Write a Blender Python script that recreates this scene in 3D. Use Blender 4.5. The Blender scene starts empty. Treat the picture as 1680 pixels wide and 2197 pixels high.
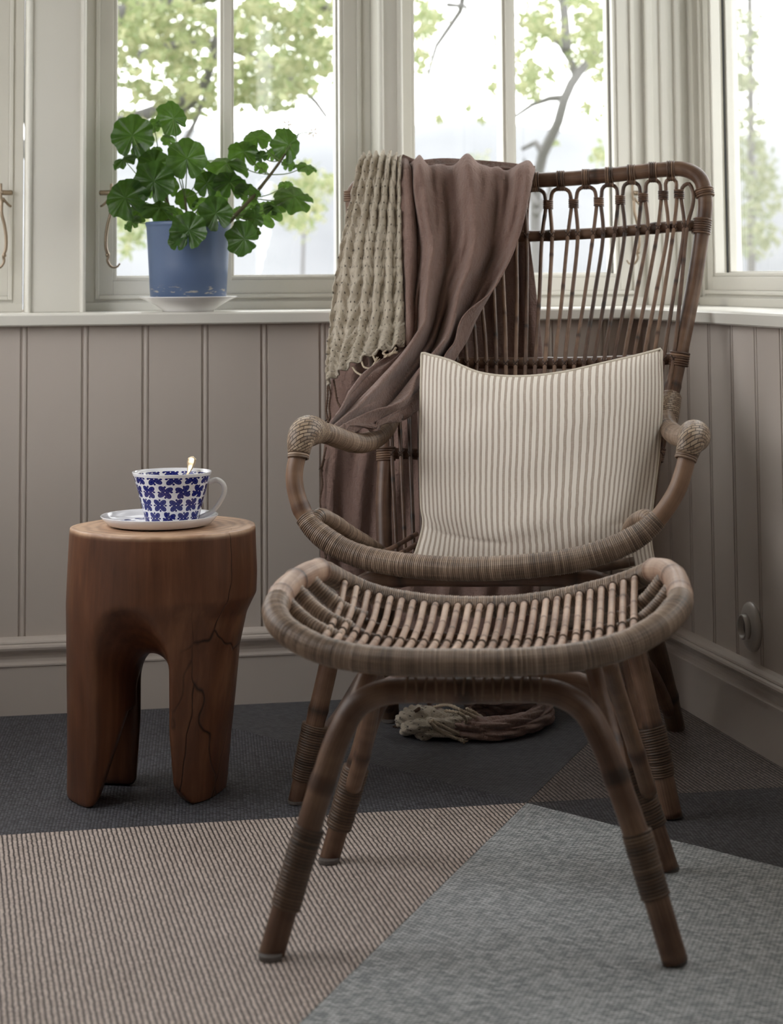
import bpy, bmesh, math, random
import numpy as np
from mathutils import Vector, Matrix
random.seed(7); rng = np.random.default_rng(7)
SC = bpy.context.scene; COL = SC.collection
PI = math.pi

# ------------------------------------------------------------------ camera
F_PX, PITCH, ROLL, CY, HC = 4500.0, .0836, -.0073, 209.3, .9
cam_d = bpy.data.cameras.new('camera'); cam = bpy.data.objects.new('camera', cam_d); COL.objects.link(cam); SC.camera = cam
cam_d.sensor_fit = 'VERTICAL'; cam_d.sensor_height = 36.0; cam_d.lens = 36.0 * F_PX / 2197
cam_d.shift_y = -(1098.5 - CY) / 2197
cam_d.clip_start = .1; cam_d.clip_end = 3000
_fw = Vector((0, math.cos(PITCH), math.sin(PITCH))); _dn = Vector((0, math.sin(PITCH), -math.cos(PITCH))); _rt = Vector((1, 0, 0))
_cx = math.cos(ROLL) * _rt - math.sin(ROLL) * _dn; _cy = -(math.sin(ROLL) * _rt + math.cos(ROLL) * _dn)
M = Matrix((_cx, _cy, -_fw)).transposed().to_4x4(); M.translation = Vector((0, 0, HC)); cam.matrix_world = M
cam_d.dof.use_dof = True; cam_d.dof.focus_distance = 3.75; cam_d.dof.aperture_fstop = 5.6

# ------------------------------------------------------------------ world light and exposure
w = bpy.data.worlds.new('overcast'); SC.world = w; w.use_nodes = True
nt = w.node_tree; bg = nt.nodes['Background']
bg.inputs[0].default_value = (.985, .99, 1.0, 1); bg.inputs[1].default_value = 4.6
SC.view_settings.view_transform = 'Standard'; SC.view_settings.look = 'None'
SC.view_settings.gamma = 1; SC.view_settings.use_curve_mapping = False
SC.view_settings.exposure = 0.0

# ------------------------------------------------------------------ pixel rays -> real points
def ray(x, y):
    a, b = x - 840, y - CY; cr, sr = math.cos(ROLL), math.sin(ROLL)
    u = a * cr + b * sr; v = -a * sr + b * cr
    c, s = math.cos(PITCH), math.sin(PITCH); zc = -v / F_PX
    return np.array([u / F_PX, c - s * zc, s + c * zc])
CAMP = np.array([0, 0, HC])
def onz(x, y, z=0.): r = ray(x, y); return CAMP + r * ((z - HC) / r[2])
def ony(x, y, Y): r = ray(x, y); return CAMP + r * Y / r[1]

# ------------------------------------------------------------------ materials
def lin(c):
    return tuple(((v / 255) / 12.92 if v / 255 <= .04045 else ((v / 255 + .055) / 1.055) ** 2.4) for v in c) + (1,)
class N:
    def __init__(s, name, rough=.5, **kw):
        s.m = bpy.data.materials.new(name); s.m.use_nodes = True; s.t = s.m.node_tree
        s.b = s.t.nodes['Principled BSDF']; s.b.inputs['Roughness'].default_value = rough
        for k, v in kw.items(): s.b.inputs[k.replace('_', ' ')].default_value = v
    def n(s, ty, **kw):
        nd = s.t.nodes.new(ty)
        for k, v in kw.items(): setattr(nd, k, v)
        return nd
    def put(s, sock, v):
        if hasattr(v, 'is_output') or isinstance(v, bpy.types.NodeSocket): s.t.links.new(v, sock)
        else: sock.default_value = v
    def math(s, op, a, b=0., c=0.):
        nd = s.n('ShaderNodeMath', operation=op); s.put(nd.inputs[0], a); s.put(nd.inputs[1], b); s.put(nd.inputs[2], c); return nd.outputs[0]
    def co(s, k='Object'): return s.n('ShaderNodeTexCoord').outputs[k]
    def mapg(s, v, scale=(1, 1, 1), rot=(0, 0, 0)):
        nd = s.n('ShaderNodeMapping'); s.put(nd.inputs[0], v); nd.inputs['Scale'].default_value = scale; nd.inputs['Rotation'].default_value = rot; return nd.outputs[0]
    def noise(s, v, scale, detail=3, rough=.5, dist=0.):
        nd = s.n('ShaderNodeTexNoise'); s.put(nd.inputs['Vector'], v); nd.inputs['Scale'].default_value = scale
        nd.inputs['Detail'].default_value = detail; nd.inputs['Roughness'].default_value = rough; nd.inputs['Distortion'].default_value = dist; return nd.outputs[0]
    def ramp(s, f, stops):
        nd = s.n('ShaderNodeValToRGB'); s.put(nd.inputs[0], f); e = nd.color_ramp.elements
        while len(e) < len(stops): e.new(.5)
        for el, (p, c) in zip(e, stops): el.position = p; el.color = c
        return nd.outputs[0]
    def mix(s, f, a, b, mode='MIX'):
        nd = s.n('ShaderNodeMix', data_type='RGBA', blend_type=mode); s.put(nd.inputs[0], f); s.put(nd.inputs[6], a); s.put(nd.inputs[7], b); return nd.outputs[2]
    def bump(s, h, strength=.3, dist=.002):
        nd = s.n('ShaderNodeBump'); nd.inputs['Strength'].default_value = strength; nd.inputs['Distance'].default_value = dist; s.put(nd.inputs['Height'], h)
        s.t.links.new(nd.outputs[0], s.b.inputs['Normal']); return nd
    def col(s, v): s.put(s.b.inputs['Base Color'], v); return s.m

def g(v): return (v, v, v, 1)
def paint_mat(name, c):
    k = N(name, .42); o = k.co()
    k.bump(k.noise(k.mapg(o, (60, 60, 3)), 3, 4), .05, .0003)
    v = k.noise(o, 5, 3); return k.col(k.mix(v, lin(c), lin(tuple(int(x * .965) for x in c))))
PAINT_SHADED = paint_mat('white_paint', (195, 185, 176))  # same paint as the frames, darkened to put shade into the walls
PAINT_LIT = paint_mat('window_paint', (222, 219, 210))  # lighter copy of that paint, with the light on the frames put in

def rattan(name, dark, light, rough=.45):
    k = N(name, rough); uv = k.co('UV'); at = k.n('ShaderNodeAttribute', attribute_name='tone').outputs['Fac']
    grain = k.noise(k.mapg(uv, (34, 6, 1)), 1.5, 4, .6); blot = k.noise(k.co(), 16, 3)
    f = k.math('ADD', k.math('MULTIPLY', grain, .45), k.math('MULTIPLY', blot, .4)); f = k.math('ADD', f, k.math('MULTIPLY', k.math('SUBTRACT', at, .5), .75))
    k.bump(grain, .15, .0006)
    return k.col(k.ramp(f, [(.18, lin(tuple(int(x * .55) for x in dark))), (.38, lin(dark)), (.68, lin(light))]))
RATTAN = rattan('rattan_pole', (90, 64, 49), (148, 117, 93))
WRAP = rattan('rattan_wrap', (130, 108, 90), (196, 172, 150), .38)
SLAT = rattan('rattan_slat', (134, 104, 86), (206, 178, 156), .42)
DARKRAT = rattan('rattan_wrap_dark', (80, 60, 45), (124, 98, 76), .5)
def woven():
    k = N('woven_rattan', .42); uv = k.co('UV')
    br = k.n('ShaderNodeTexBrick'); k.put(br.inputs['Vector'], k.mapg(uv, (.075, 1, 1), (0, 0, .5))); br.inputs['Scale'].default_value = 1
    for n_, v_ in (('Brick Width', .0125), ('Row Height', .0048), ('Mortar Size', .0007), ('Mortar Smooth', .6)): br.inputs[n_].default_value = v_
    br.inputs['Color1'].default_value = lin((178, 156, 132)); br.inputs['Color2'].default_value = lin((128, 106, 86)); br.inputs['Mortar'].default_value = lin((78, 60, 48))
    k.bump(k.math('SUBTRACT', 1., br.outputs['Fac']), .9, .003); return k.col(br.outputs['Color'])
WOVEN = woven()

def glass_mat():
    m = bpy.data.materials.new('window_glass'); m.use_nodes = True; t = m.node_tree; t.nodes.clear()
    o = t.nodes.new('ShaderNodeOutputMaterial'); tr = t.nodes.new('ShaderNodeBsdfTransparent'); gl = t.nodes.new('ShaderNodeBsdfGlossy'); gl.inputs['Roughness'].default_value = .02
    fw_ = t.nodes.new('ShaderNodeLayerWeight'); fw_.inputs['Blend'].default_value = .5; pw_ = t.nodes.new('ShaderNodeMath'); pw_.operation = 'POWER'; pw_.inputs[1].default_value = 5
    t.links.new(fw_.outputs['Facing'], pw_.inputs[0]); fr = t.nodes.new('ShaderNodeMath'); fr.operation = 'MULTIPLY_ADD'; fr.inputs[1].default_value = .9; fr.inputs[2].default_value = .04; t.links.new(pw_.outputs[0], fr.inputs[0]); mx = t.nodes.new('ShaderNodeMixShader')
    tr.inputs[0].default_value = (.98, .985, .98, 1)
    t.links.new(fr.outputs[0], mx.inputs[0]); t.links.new(tr.outputs[0], mx.inputs[1]); t.links.new(gl.outputs[0], mx.inputs[2]); t.links.new(mx.outputs[0], o.inputs[0]); return m
GLASS = glass_mat()
def flat(name, c, rough=.5, **kw): k = N(name, rough, **kw); return k.col(lin(c))
METAL = flat('nickel', (150, 134, 116), .35, Metallic=1.)
BLACK = flat('black_gasket', (24, 26, 32), .6)
CERAMIC = flat('white_ceramic', (236, 234, 232), .12)
FOOT = flat('plastic_glide', (96, 90, 86), .5)

def carpet(name, c1, c2, dark, ang, p, q):
    k = N(name, .62); o = k.co()
    m = k.mapg(o, (1, 1, 1), (0, 0, ang)); sx = k.n('ShaderNodeSeparateXYZ'); k.put(sx.inputs[0], m)
    wob = k.math('MULTIPLY', k.math('SUBTRACT', k.noise(o, 60, 3), .5), .0045)
    v = k.math('DIVIDE', k.math('ADD', sx.outputs[1], wob), p); row = k.math('FLOOR', v)
    rib = k.math('ABSOLUTE', k.math('SINE', k.math('MULTIPLY', v, PI)))
    u = k.math('ADD', k.math('DIVIDE', sx.outputs[0], q), k.math('MULTIPLY', k.math('MODULO', k.math('ABSOLUTE', row), 2.), .5))
    st = k.math('ABSOLUTE', k.math('SINE', k.math('MULTIPLY', u, PI)))
    h = k.math('MULTIPLY', rib, k.math('ADD', .22, k.math('MULTIPLY', st, .78)))
    wn = k.n('ShaderNodeTexWhiteNoise', noise_dimensions='2D'); cb = k.n('ShaderNodeCombineXYZ'); k.put(cb.inputs[0], row); k.put(cb.inputs[1], k.math('FLOOR', u)); k.put(wn.inputs['Vector'], cb.outputs[0])
    yarn = k.mix(wn.outputs['Value'], lin(c1), lin(c2))
    big = k.noise(o, 3.2, 3); yarn = k.mix(k.math('MULTIPLY', big, .35), yarn, lin(c1))
    k.bump(h, .8, .002)
    return k.col(k.mix(k.ramp(h, [(.18, g(0)), (.62, g(1))]), lin(dark), yarn))

# ------------------------------------------------------------------ mesh helpers
class MB:
    """collects shapes for ONE mesh object (world coordinates)"""
    def __init__(s): s.V = []; s.F = []; s.T = []; s.U = {}; s.n = 0; s.uv = []
    def add(s, V, F, tone=None, uv=None):
        V = np.asarray(V, float); s.V.append(V); s.F += [tuple(int(i) + s.n for i in f) for f in F]
        s.T.append(np.full(len(V), .5) if tone is None else np.asarray(tone)); s.uv.append(np.zeros((len(V), 2)) if uv is None else np.asarray(uv)); s.n += len(V); return s
    def box(s, x0, x1, y0, y1, z0, z1, fn=None):
        P = [(x, y, z) for z in (z0, z1) for y in (y0, y1) for x in (x0, x1)]
        if fn: P = [fn(*p) for p in P]
        return s.add(P, [(0, 2, 3, 1), (4, 5, 7, 6), (0, 1, 5, 4), (2, 6, 7, 3), (0, 4, 6, 2), (1, 3, 7, 5)])
    def build(s, name, mat, parent=None, smooth=False, base=None, bevel=0, autosmooth=False, solid=0):
        V = np.concatenate(s.V); T = np.concatenate(s.T); UV = np.concatenate(s.uv)
        b = np.array(base if base is not None else (ORG.get(parent.name, (0, 0, 0)) if parent else (0, 0, 0)), float)
        me = bpy.data.meshes.new(name); me.from_pydata((V - b).tolist(), [], s.F); me.update()
        bm = bmesh.new(); bm.from_mesh(me); bmesh.ops.recalc_face_normals(bm, faces=bm.faces)
        if bevel: bmesh.ops.bevel(bm, geom=[e for e in bm.edges if len(e.link_faces) == 2 and e.calc_face_angle(0) > .5], offset=bevel, segments=2, affect='EDGES', profile=.6)
        bm.to_mesh(me); bm.free()
        if not bevel:
            at = me.attributes.new('tone', 'FLOAT', 'POINT'); at.data.foreach_set('value', T.astype(np.float32))
            ul = me.uv_layers.new(name='UVMap'); li = np.zeros(len(me.loops), dtype=np.int32); me.loops.foreach_get('vertex_index', li)
            ul.data.foreach_set('uv', UV[li].astype(np.float32).ravel())
        if smooth: me.polygons.foreach_set('use_smooth', [True] * len(me.polygons))
        me.materials.append(mat)
        o = bpy.data.objects.new(name, me); COL.objects.link(o)
        if parent: o.parent = parent
        else: o.location = b
        ORG[o.name] = tuple(b)
        if solid:
            md = o.modifiers.new('thickness', 'SOLIDIFY'); md.thickness = solid; md.offset = 0
        return o
ORG = {}
def thing(name, base, label, cat, group=None):
    o = bpy.data.objects.new(name, None); COL.objects.link(o); o.location = tuple(base); o.empty_display_size = .05
    ORG[o.name] = tuple(base); tag(o, label, cat, group); return o
def tag(o, label=None, cat=None, group=None, kind=None):
    for k, v in (('label', label), ('category', cat), ('group', group), ('kind', kind)):
        if v: o[k] = v
    return o
def struct(name, label=None, base=(0, 0, 0)):
    o = bpy.data.objects.new(name, None); COL.objects.link(o); o.location = base; ORG[o.name] = tuple(base); o['kind'] = 'structure'
    if label: o['label'] = label
    return o

def catmull(P, ds, closed=False):
    P = np.asarray(P, float); n = len(P)
    if n == 2: 
        L = np.linalg.norm(P[1] - P[0]); k = max(2, int(L / ds) + 1); return P[0] + (P[1] - P[0]) * np.linspace(0, 1, k)[:, None]
    if closed: Q = np.vstack([P[-1], P, P[0], P[1]]); m = n
    else: Q = np.vstack([2 * P[0] - P[1], P, 2 * P[-1] - P[-2]]); m = n - 1
    out = []
    for i in range(m):
        p0, p1, p2, p3 = Q[i:i + 4]; t0 = 0.; t1 = t0 + max(1e-9, np.linalg.norm(p1 - p0)) ** .5; t2 = t1 + max(1e-9, np.linalg.norm(p2 - p1)) ** .5; t3 = t2 + max(1e-9, np.linalg.norm(p3 - p2)) ** .5
        t = np.linspace(t1, t2, 25)[:-1, None]
        A1 = (t1 - t) / (t1 - t0) * p0 + (t - t0) / (t1 - t0) * p1; A2 = (t2 - t) / (t2 - t1) * p1 + (t - t1) / (t2 - t1) * p2; A3 = (t3 - t) / (t3 - t2) * p2 + (t - t2) / (t3 - t2) * p3
        B1 = (t2 - t) / (t2 - t0) * A1 + (t - t0) / (t2 - t0) * A2; B2 = (t3 - t) / (t3 - t1) * A2 + (t - t1) / (t3 - t1) * A3
        out.append((t2 - t) / (t2 - t1) * B1 + (t - t1) / (t2 - t1) * B2)
    out = np.vstack(out + [P[:1] if closed else P[-1:]])
    L = np.concatenate([[0], np.cumsum(np.linalg.norm(np.diff(out, axis=0), axis=1))]); k = max(3, int(round(L[-1] / ds)) + 1)
    s = np.linspace(0, L[-1], k)
    if closed: s = s[:-1]
    return np.stack([np.interp(s, L, out[:, i]) for i in range(3)], 1)
def sweep(C, R, seg=12, closed=False, tone=None, flat_=1.0, caps=True):
    """tube round the centre line C with radius R[i]; returns V,F,tone,uv"""
    n = len(C); T = np.gradient(C, axis=0) if not closed else (np.roll(C, -1, 0) - np.roll(C, 1, 0))
    T /= np.linalg.norm(T, axis=1)[:, None] + 1e-12
    a = np.array([0, 0, 1.]) if abs(T[0][2]) < .9 else np.array([1., 0, 0]); U = np.cross(T[0], a); U /= np.linalg.norm(U); Us = [U]
    for i in range(1, n):
        U = U - T[i] * (U @ T[i]); U /= np.linalg.norm(U); Us.append(U)
    Us = np.array(Us); W = np.cross(T, Us); th = np.arange(seg) / seg * 2 * PI
    R = np.broadcast_to(np.asarray(R, float), (n,))
    V = C[:, None] + R[:, None, None] * (np.cos(th)[None, :, None] * Us[:, None] + flat_ * np.sin(th)[None, :, None] * W[:, None])
    L = np.concatenate([[0], np.cumsum(np.linalg.norm(np.diff(C, axis=0), axis=1))])
    uv = np.stack([np.broadcast_to(np.minimum(th, 2 * PI - th) / PI, (n, seg)), np.broadcast_to(L[:, None], (n, seg))], 2).reshape(-1, 2)
    tn = np.repeat(np.full(n, .5) if tone is None else tone, seg); V = V.reshape(-1, 3); F = []
    m = n if closed else n - 1
    for i in range(m):
        j = (i + 1) % n
        for k in range(seg): F.append((i * seg + k, i * seg + (k + 1) % seg, j * seg + (k + 1) % seg, j * seg + k))
    if not closed and caps: F += [tuple(range(seg)), tuple(range((n - 1) * seg, n * seg))]
    return V, F, tn, uv
def pole(mb, P, r, seg=12, ds=.012, nodes=0, closed=False, tone=None, r1=None):
    C = catmull(P, ds, closed); n = len(C); s = np.linspace(0, 1, n); R = r + ((r1 if r1 is not None else r) - r) * s
    tn = np.full(n, .5 if tone is None else tone) + rng.normal(0, .02, n)
    L = np.linalg.norm(np.diff(C, axis=0), axis=1).sum()
    if nodes:
        x = s * L; ph = rng.uniform(.3, 1) * nodes
        k = np.arange(ph, L, nodes)
        for q in k: e = np.exp(-((x - q) / (ds * .75)) ** 2); R = R * (1 + .10 * e); tn = tn - .35 * e
    V, F, t, uv = sweep(C, R, seg, closed, tn); mb.add(V, F, t, uv); return C
def wrapped(mb, P, r, pitch=.0033, h=.00085, seg=14, closed=False, r1=None, rf=None):
    C = catmull(P, pitch / 4, closed); n = len(C); s = np.linspace(0, 1, n)
    R = (rf(s) if rf else r + ((r1 if r1 is not None else r) - r) * s)
    ph = np.arange(n) % 4; off = np.array([-h, .15 * h, .4 * h, .15 * h])[ph]; k = np.arange(n) // 4
    jit = rng.normal(0, .00022, k.max() + 1); tv = np.clip(rng.normal(.5, .07, k.max() + 1), .1, .9)
    tn = tv[k] - .3 * (ph == 0)
    V, F, t, uv = sweep(C, R + off + jit[k], seg, closed, tn); mb.add(V, F, t, uv); return C
def ring_wrap(mb, c, ax, r, n=4, pitch=.0045, rr=.0024, seg=14):
    """n separate loops of cane bound round an axis at c"""
    ax = np.array(ax) / np.linalg.norm(ax); a = np.array([0, 0, 1.]) if abs(ax[2]) < .9 else np.array([1., 0, 0]); u = np.cross(ax, a); u /= np.linalg.norm(u); v = np.cross(ax, u)
    th = np.arange(seg) / seg * 2 * PI
    for i in range(n):
        C = c + ax * (i - (n - 1) / 2) * pitch + r * (np.cos(th)[:, None] * u + np.sin(th)[:, None] * v) + ax * (np.sin(th) * .0006)[:, None]
        V, F, t, uv = sweep(C, rr, 6, True, np.full(seg, .5 + rng.normal(0, .12))); mb.add(V, F, t, uv)
def lathe(mb, prof, c, seg=48, caps=True):
    th = np.arange(seg) / seg * 2 * PI; V = []; F = []
    for r, z in prof: V += [(c[0] + r * math.cos(a), c[1] + r * math.sin(a), c[2] + z) for a in th]
    for i in range(len(prof) - 1):
        for k in range(seg): F.append((i * seg + k, i * seg + (k + 1) % seg, (i + 1) * seg + (k + 1) % seg, (i + 1) * seg + k))
    if caps:
        if prof[0][0] > 1e-5: F.append(tuple(range(seg)))
        if prof[-1][0] > 1e-5: F.append(tuple(range((len(prof) - 1) * seg, len(prof) * seg)))
    mb.add(V, F); return mb
def grid_faces(nr, nc): return [(i * nc + j, i * nc + j + 1, (i + 1) * nc + j + 1, (i + 1) * nc + j) for i in range(nr - 1) for j in range(nc - 1)]
def cr_resample(A, n):
    """catmull-rom along axis 0 of an array of control rows"""
    A = np.asarray(A, float); m = len(A); Q = np.concatenate([[2 * A[0] - A[1]], A, [2 * A[-1] - A[-2]]]); out = []
    for t in np.linspace(0, m - 1, n):
        i = min(int(t), m - 2); f = t - i; p0, p1, p2, p3 = Q[i:i + 4]
        out.append(.5 * (2 * p1 + (p2 - p0) * f + (2 * p0 - 5 * p1 + 4 * p2 - p3) * f * f + (3 * p1 - p0 - 3 * p2 + p3) * f ** 3))
    return np.array(out)
def patch(ctrl, nr, nc): return cr_resample(cr_resample(ctrl, nr).transpose(1, 0, 2), nc).transpose(1, 0, 2)
def normals(G):
    a = np.gradient(G, axis=0); b = np.gradient(G, axis=1); n = np.cross(a, b); return n / (np.linalg.norm(n, axis=2)[..., None] + 1e-12)

# ------------------------------------------------------------------ room frame
A = .205; CN = np.array([.555, 4.698])
DIR = {'L': np.array([-math.cos(A), -math.sin(A)]), 'R': np.array([math.sin(A), -math.cos(A)])}
def W(side, t, off, z):
    d, n = (DIR['L'], DIR['R']) if side == 'L' else (DIR['R'], DIR['L'])
    p = CN + d * t + n * off; return (p[0], p[1], z)
def wbox(mb, side, t0, t1, o0, o1, z0, z1): return mb.box(t0, t1, o0, o1, z0, z1, fn=lambda t, o, z: W(side, t, o, z))
def wprofile(mb, side, prof, t0, t1):
    """prof: closed list of (off,z) swept along the wall"""
    n = len(prof); V = [W(side, t, o, z) for t in (t0, t1) for o, z in prof]
    F = [(i, (i + 1) % n, n + (i + 1) % n, n + i) for i in range(n)] + [tuple(range(n)), tuple(range(n, 2 * n))]
    return mb.add(V, F)
LEN = {'L': 2.05, 'R': 5.6}
SILL = .8214; TOPZ = 2.22; CEIL = 2.45; REC = -.20

# floor: structural slab, the triangular woven vinyl tiles are its parts
fl = MB(); P4 = [W('L', -.3, -.0, 0), W('L', LEN['L'] + .3, 0, 0)]
cor = [np.array(W('L', -.25, -.25, 0)[:2]), np.array(W('L', LEN['L'] + .25, -.25, 0)[:2])]
cor += [cor[1] + DIR['R'] * 6.2, cor[0] + DIR['R'] * 6.2]
V = [(c[0], c[1], z) for z in (-.12, -.004) for c in cor]
fl.add(V, [(0, 1, 2, 3), (4, 5, 6, 7)] + [(i, (i + 1) % 4, 4 + (i + 1) % 4, 4 + i) for i in range(4)])
floor = fl.build('floor', flat('floor_screed', (60, 58, 56), .9)); floor['kind'] = 'structure'; floor['label'] = 'woven vinyl floor laid in large triangular tiles'
NODE = np.array([.221, 3.66]); S = 2.0
def clip(poly, p, n):
    out = []
    for i in range(len(poly)):
        a, b = poly[i], poly[(i + 1) % len(poly)]; da, db = (a - p) @ n, (b - p) @ n
        if da >= 0: out.append(a)
        if da * db < 0: out.append(a + (b - a) * da / (da - db))
    return out
room = [np.array(W('L', 0, 0, 0)[:2]), np.array(W('L', LEN['L'], 0, 0)[:2])]; room += [room[1] + DIR['R'] * 5.6, room[0] + DIR['R'] * 5.6]
a0 = math.radians(12)
e1 = np.array([math.cos(a0), math.sin(a0)]) * S; e2 = np.array([math.cos(a0 + PI / 3), math.sin(a0 + PI / 3)]) * S
d2r = math.radians
TONES = {12: ('brown', (150, 138, 130), (112, 100, 94), (34, 30, 28), d2r(78), .0076, .0062), 72: ('mid grey', (112, 112, 116), (74, 74, 78), (34, 34, 36), d2r(18), .0042, .012), 132: ('charcoal', (112, 112, 120), (50, 50, 56), (20, 20, 23), d2r(30), .0050, .007),
         192: ('taupe', (238, 222, 212), (196, 180, 170), (58, 48, 46), d2r(78), .0076, .0062), 252: ('silver grey', (252, 255, 255), (150, 156, 158), (62, 66, 68), d2r(16), .0044, .0125), 312: ('dark charcoal', (108, 106, 110), (46, 44, 46), (18, 17, 18), d2r(30), .0050, .007)}
CM = {k: carpet('woven_vinyl_' + v[0].replace(' ', '_'), *v[1:]) for k, v in TONES.items()}
keys = list(TONES)
for i in range(-4, 4):
    for j in range(-4, 4):
        for up in (0, 1):
            o = NODE + e1 * i + e2 * j
            tri = [o, o + e1, o + e2] if up == 0 else [o + e1, o + e1 + e2, o + e2]
            c = sum(tri) / 3; ang = math.degrees(math.atan2(*(c - NODE)[::-1])) % 360; r = np.linalg.norm(c - NODE)
            key = min(keys, key=lambda k: abs(((ang - k - 30 + 180) % 360) - 180)) if r < S * .7 else keys[(i * 2 + j * 3 + up * 3) % 6]
            tri = [p + (c - p) / np.linalg.norm(c - p) * .0012 for p in tri]
            for q in range(4):
                a, b = room[q], room[(q + 1) % 4]; nn = np.array([-(b - a)[1], (b - a)[0]]); nn = nn / np.linalg.norm(nn)
                if (sum(room) / 4 - a) @ nn < 0: nn = -nn
                tri = clip(tri, a + nn * .012, nn)
                if len(tri) < 3: break
            if len(tri) < 3: continue
            mb = MB(); n = len(tri); mb.add([(p[0], p[1], z) for z in (-.004, 0) for p in tri], [tuple(range(n)), tuple(range(n, 2 * n))] + [(k, (k + 1) % n, n + (k + 1) % n, n + k) for k in range(n)])
            t_ = mb.build('carpet_tile', CM[key], floor)
            if r < S * .7: t_['label'] = TONES[key][0] + ' triangular woven tile'

# walls --------------------------------------------------------------
def post_segments(side): return WIN[side]
WIN = {'L': [(-.085, .545), (.5738, 1.22), (1.355, 2.0)], 'R': [(-.16, .62), (.74, 1.40), (1.52, 2.18), (2.30, 2.96)]}
def make_wall(side, name):
    mb = MB(); T = LEN[side]; lo = -.25
    wbox(mb, side, lo, T + .25, -.24, -.004, -.05, .795)           # below the sill
    wbox(mb, side, lo, T + .25, -.30, REC - .075, .70, SILL + .004)
    wbox(mb, side, lo, T + .25, -.30, -.004, TOPZ, CEIL + .05)
    w_ = mb.build(name, PAINT_SHADED); w_['kind'] = 'structure'
    # tongue-and-groove boards with a bead at each joint
    Wd = .1269; u0 = .7298 if side == 'L' else .1744
    ts = [u0 + k * Wd for k in range(-8, 50) if -.12 < u0 + k * Wd < T + .1]
    if side == 'R': ts = [t for t in ts if t < 4.6]
    for t in ts:
        t1, t0 = t, t - Wd            # groove is at the larger-t edge of each board
        pr = [(t0, -.006), (t0, -.0045), (t0 + .0015, 0), (t1 - .0155, 0), (t1 - .0145, -.0035), (t1 - .0130, -.0035), (t1 - .0120, -.0008), (t1 - .0085, .0004), (t1 - .0050, -.0008), (t1 - .0038, -.0045), (t1 - .0004, -.0055), (t1 - .0004, -.006)]
        if side == 'L' or 1: pr = [(max(a, .0), b) for a, b in pr]
        if pr[-1][0] <= .002: continue
        n = len(pr); V = [W(side, a, b, z) for z in (.15, .796) for a, b in pr]
        b_ = MB().add(V, [(i, (i + 1) % n, n + (i + 1) % n, n + i) for i in range(n)] + [tuple(range(n)), tuple(range(n, 2 * n))]).build('board', PAINT_SHADED, w_)
    return w_
wl = make_wall('L', 'wall_left'); wr = make_wall('R', 'wall_right')
wl['label'] = 'panelled wall below the windows on the left'; wr['label'] = 'panelled wall receding on the right'
# posts (window casings) as parts of the walls
def casing(side, t0, t1, par, front=-.115):
    mb = MB(); wbox(mb, side, t0, t1, REC - .03, front, SILL, TOPZ + .02); mb.build('casing_post', PAINT_LIT, par, bevel=.002)
    for a, b in ((t0, t0 + .013), (t1 - .013, t1)):
        mb = MB(); pr = [(a, front - .002), (a + .001, front + .006), (a + .004, front + .010), (a + .0065, front + .011), (a + .009, front + .010), (a + .012, front + .006), (a + .013, front - .002)]
        n = len(pr); mb.add([W(side, p, q, z) for z in (SILL, TOPZ + .02) for p, q in pr], [(i, (i + 1) % n, n + (i + 1) % n, n + i) for i in range(n)] + [tuple(range(n)), tuple(range(n, 2 * n))])
        mb.build('casing_bead', PAINT_LIT, par)
casing('L', 1.223, 1.352, wl); casing('L', .517, .5735, wl)
mb = MB(); wbox(mb, 'L', -.2, -.079, REC - .03, REC + .012, SILL, TOPZ + .02); mb.build('corner_casing', PAINT_LIT, wl, bevel=.002)
for a, b, h in ((-.079 - .018, -.079, .02), (-.135, -.115, .02), (-.165, -.150, .024)):
    mb = MB(); wbox(mb, 'L', a, b, REC, REC + h, SILL, TOPZ + .02); mb.build('casing_bead', PAINT_LIT, wl, bevel=.004)
mb = MB(); wbox(mb, 'L', 1.99, 2.3, REC - .03, -.1, SILL, TOPZ + .02); mb.build('casing_post', PAINT_LIT, wl)
mb = MB(); wbox(mb, 'R', -.2, -.158, REC - .03, REC + .015, SILL, TOPZ + .02); mb.build('corner_casing', PAINT_LIT, wr, bevel=.002)
ws = WIN['R']
for k in range(len(ws)): casing('R', ws[k][1] + .002, (ws[k + 1][0] if k + 1 < len(ws) else 5.8) - .002, wr, -.12)

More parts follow.
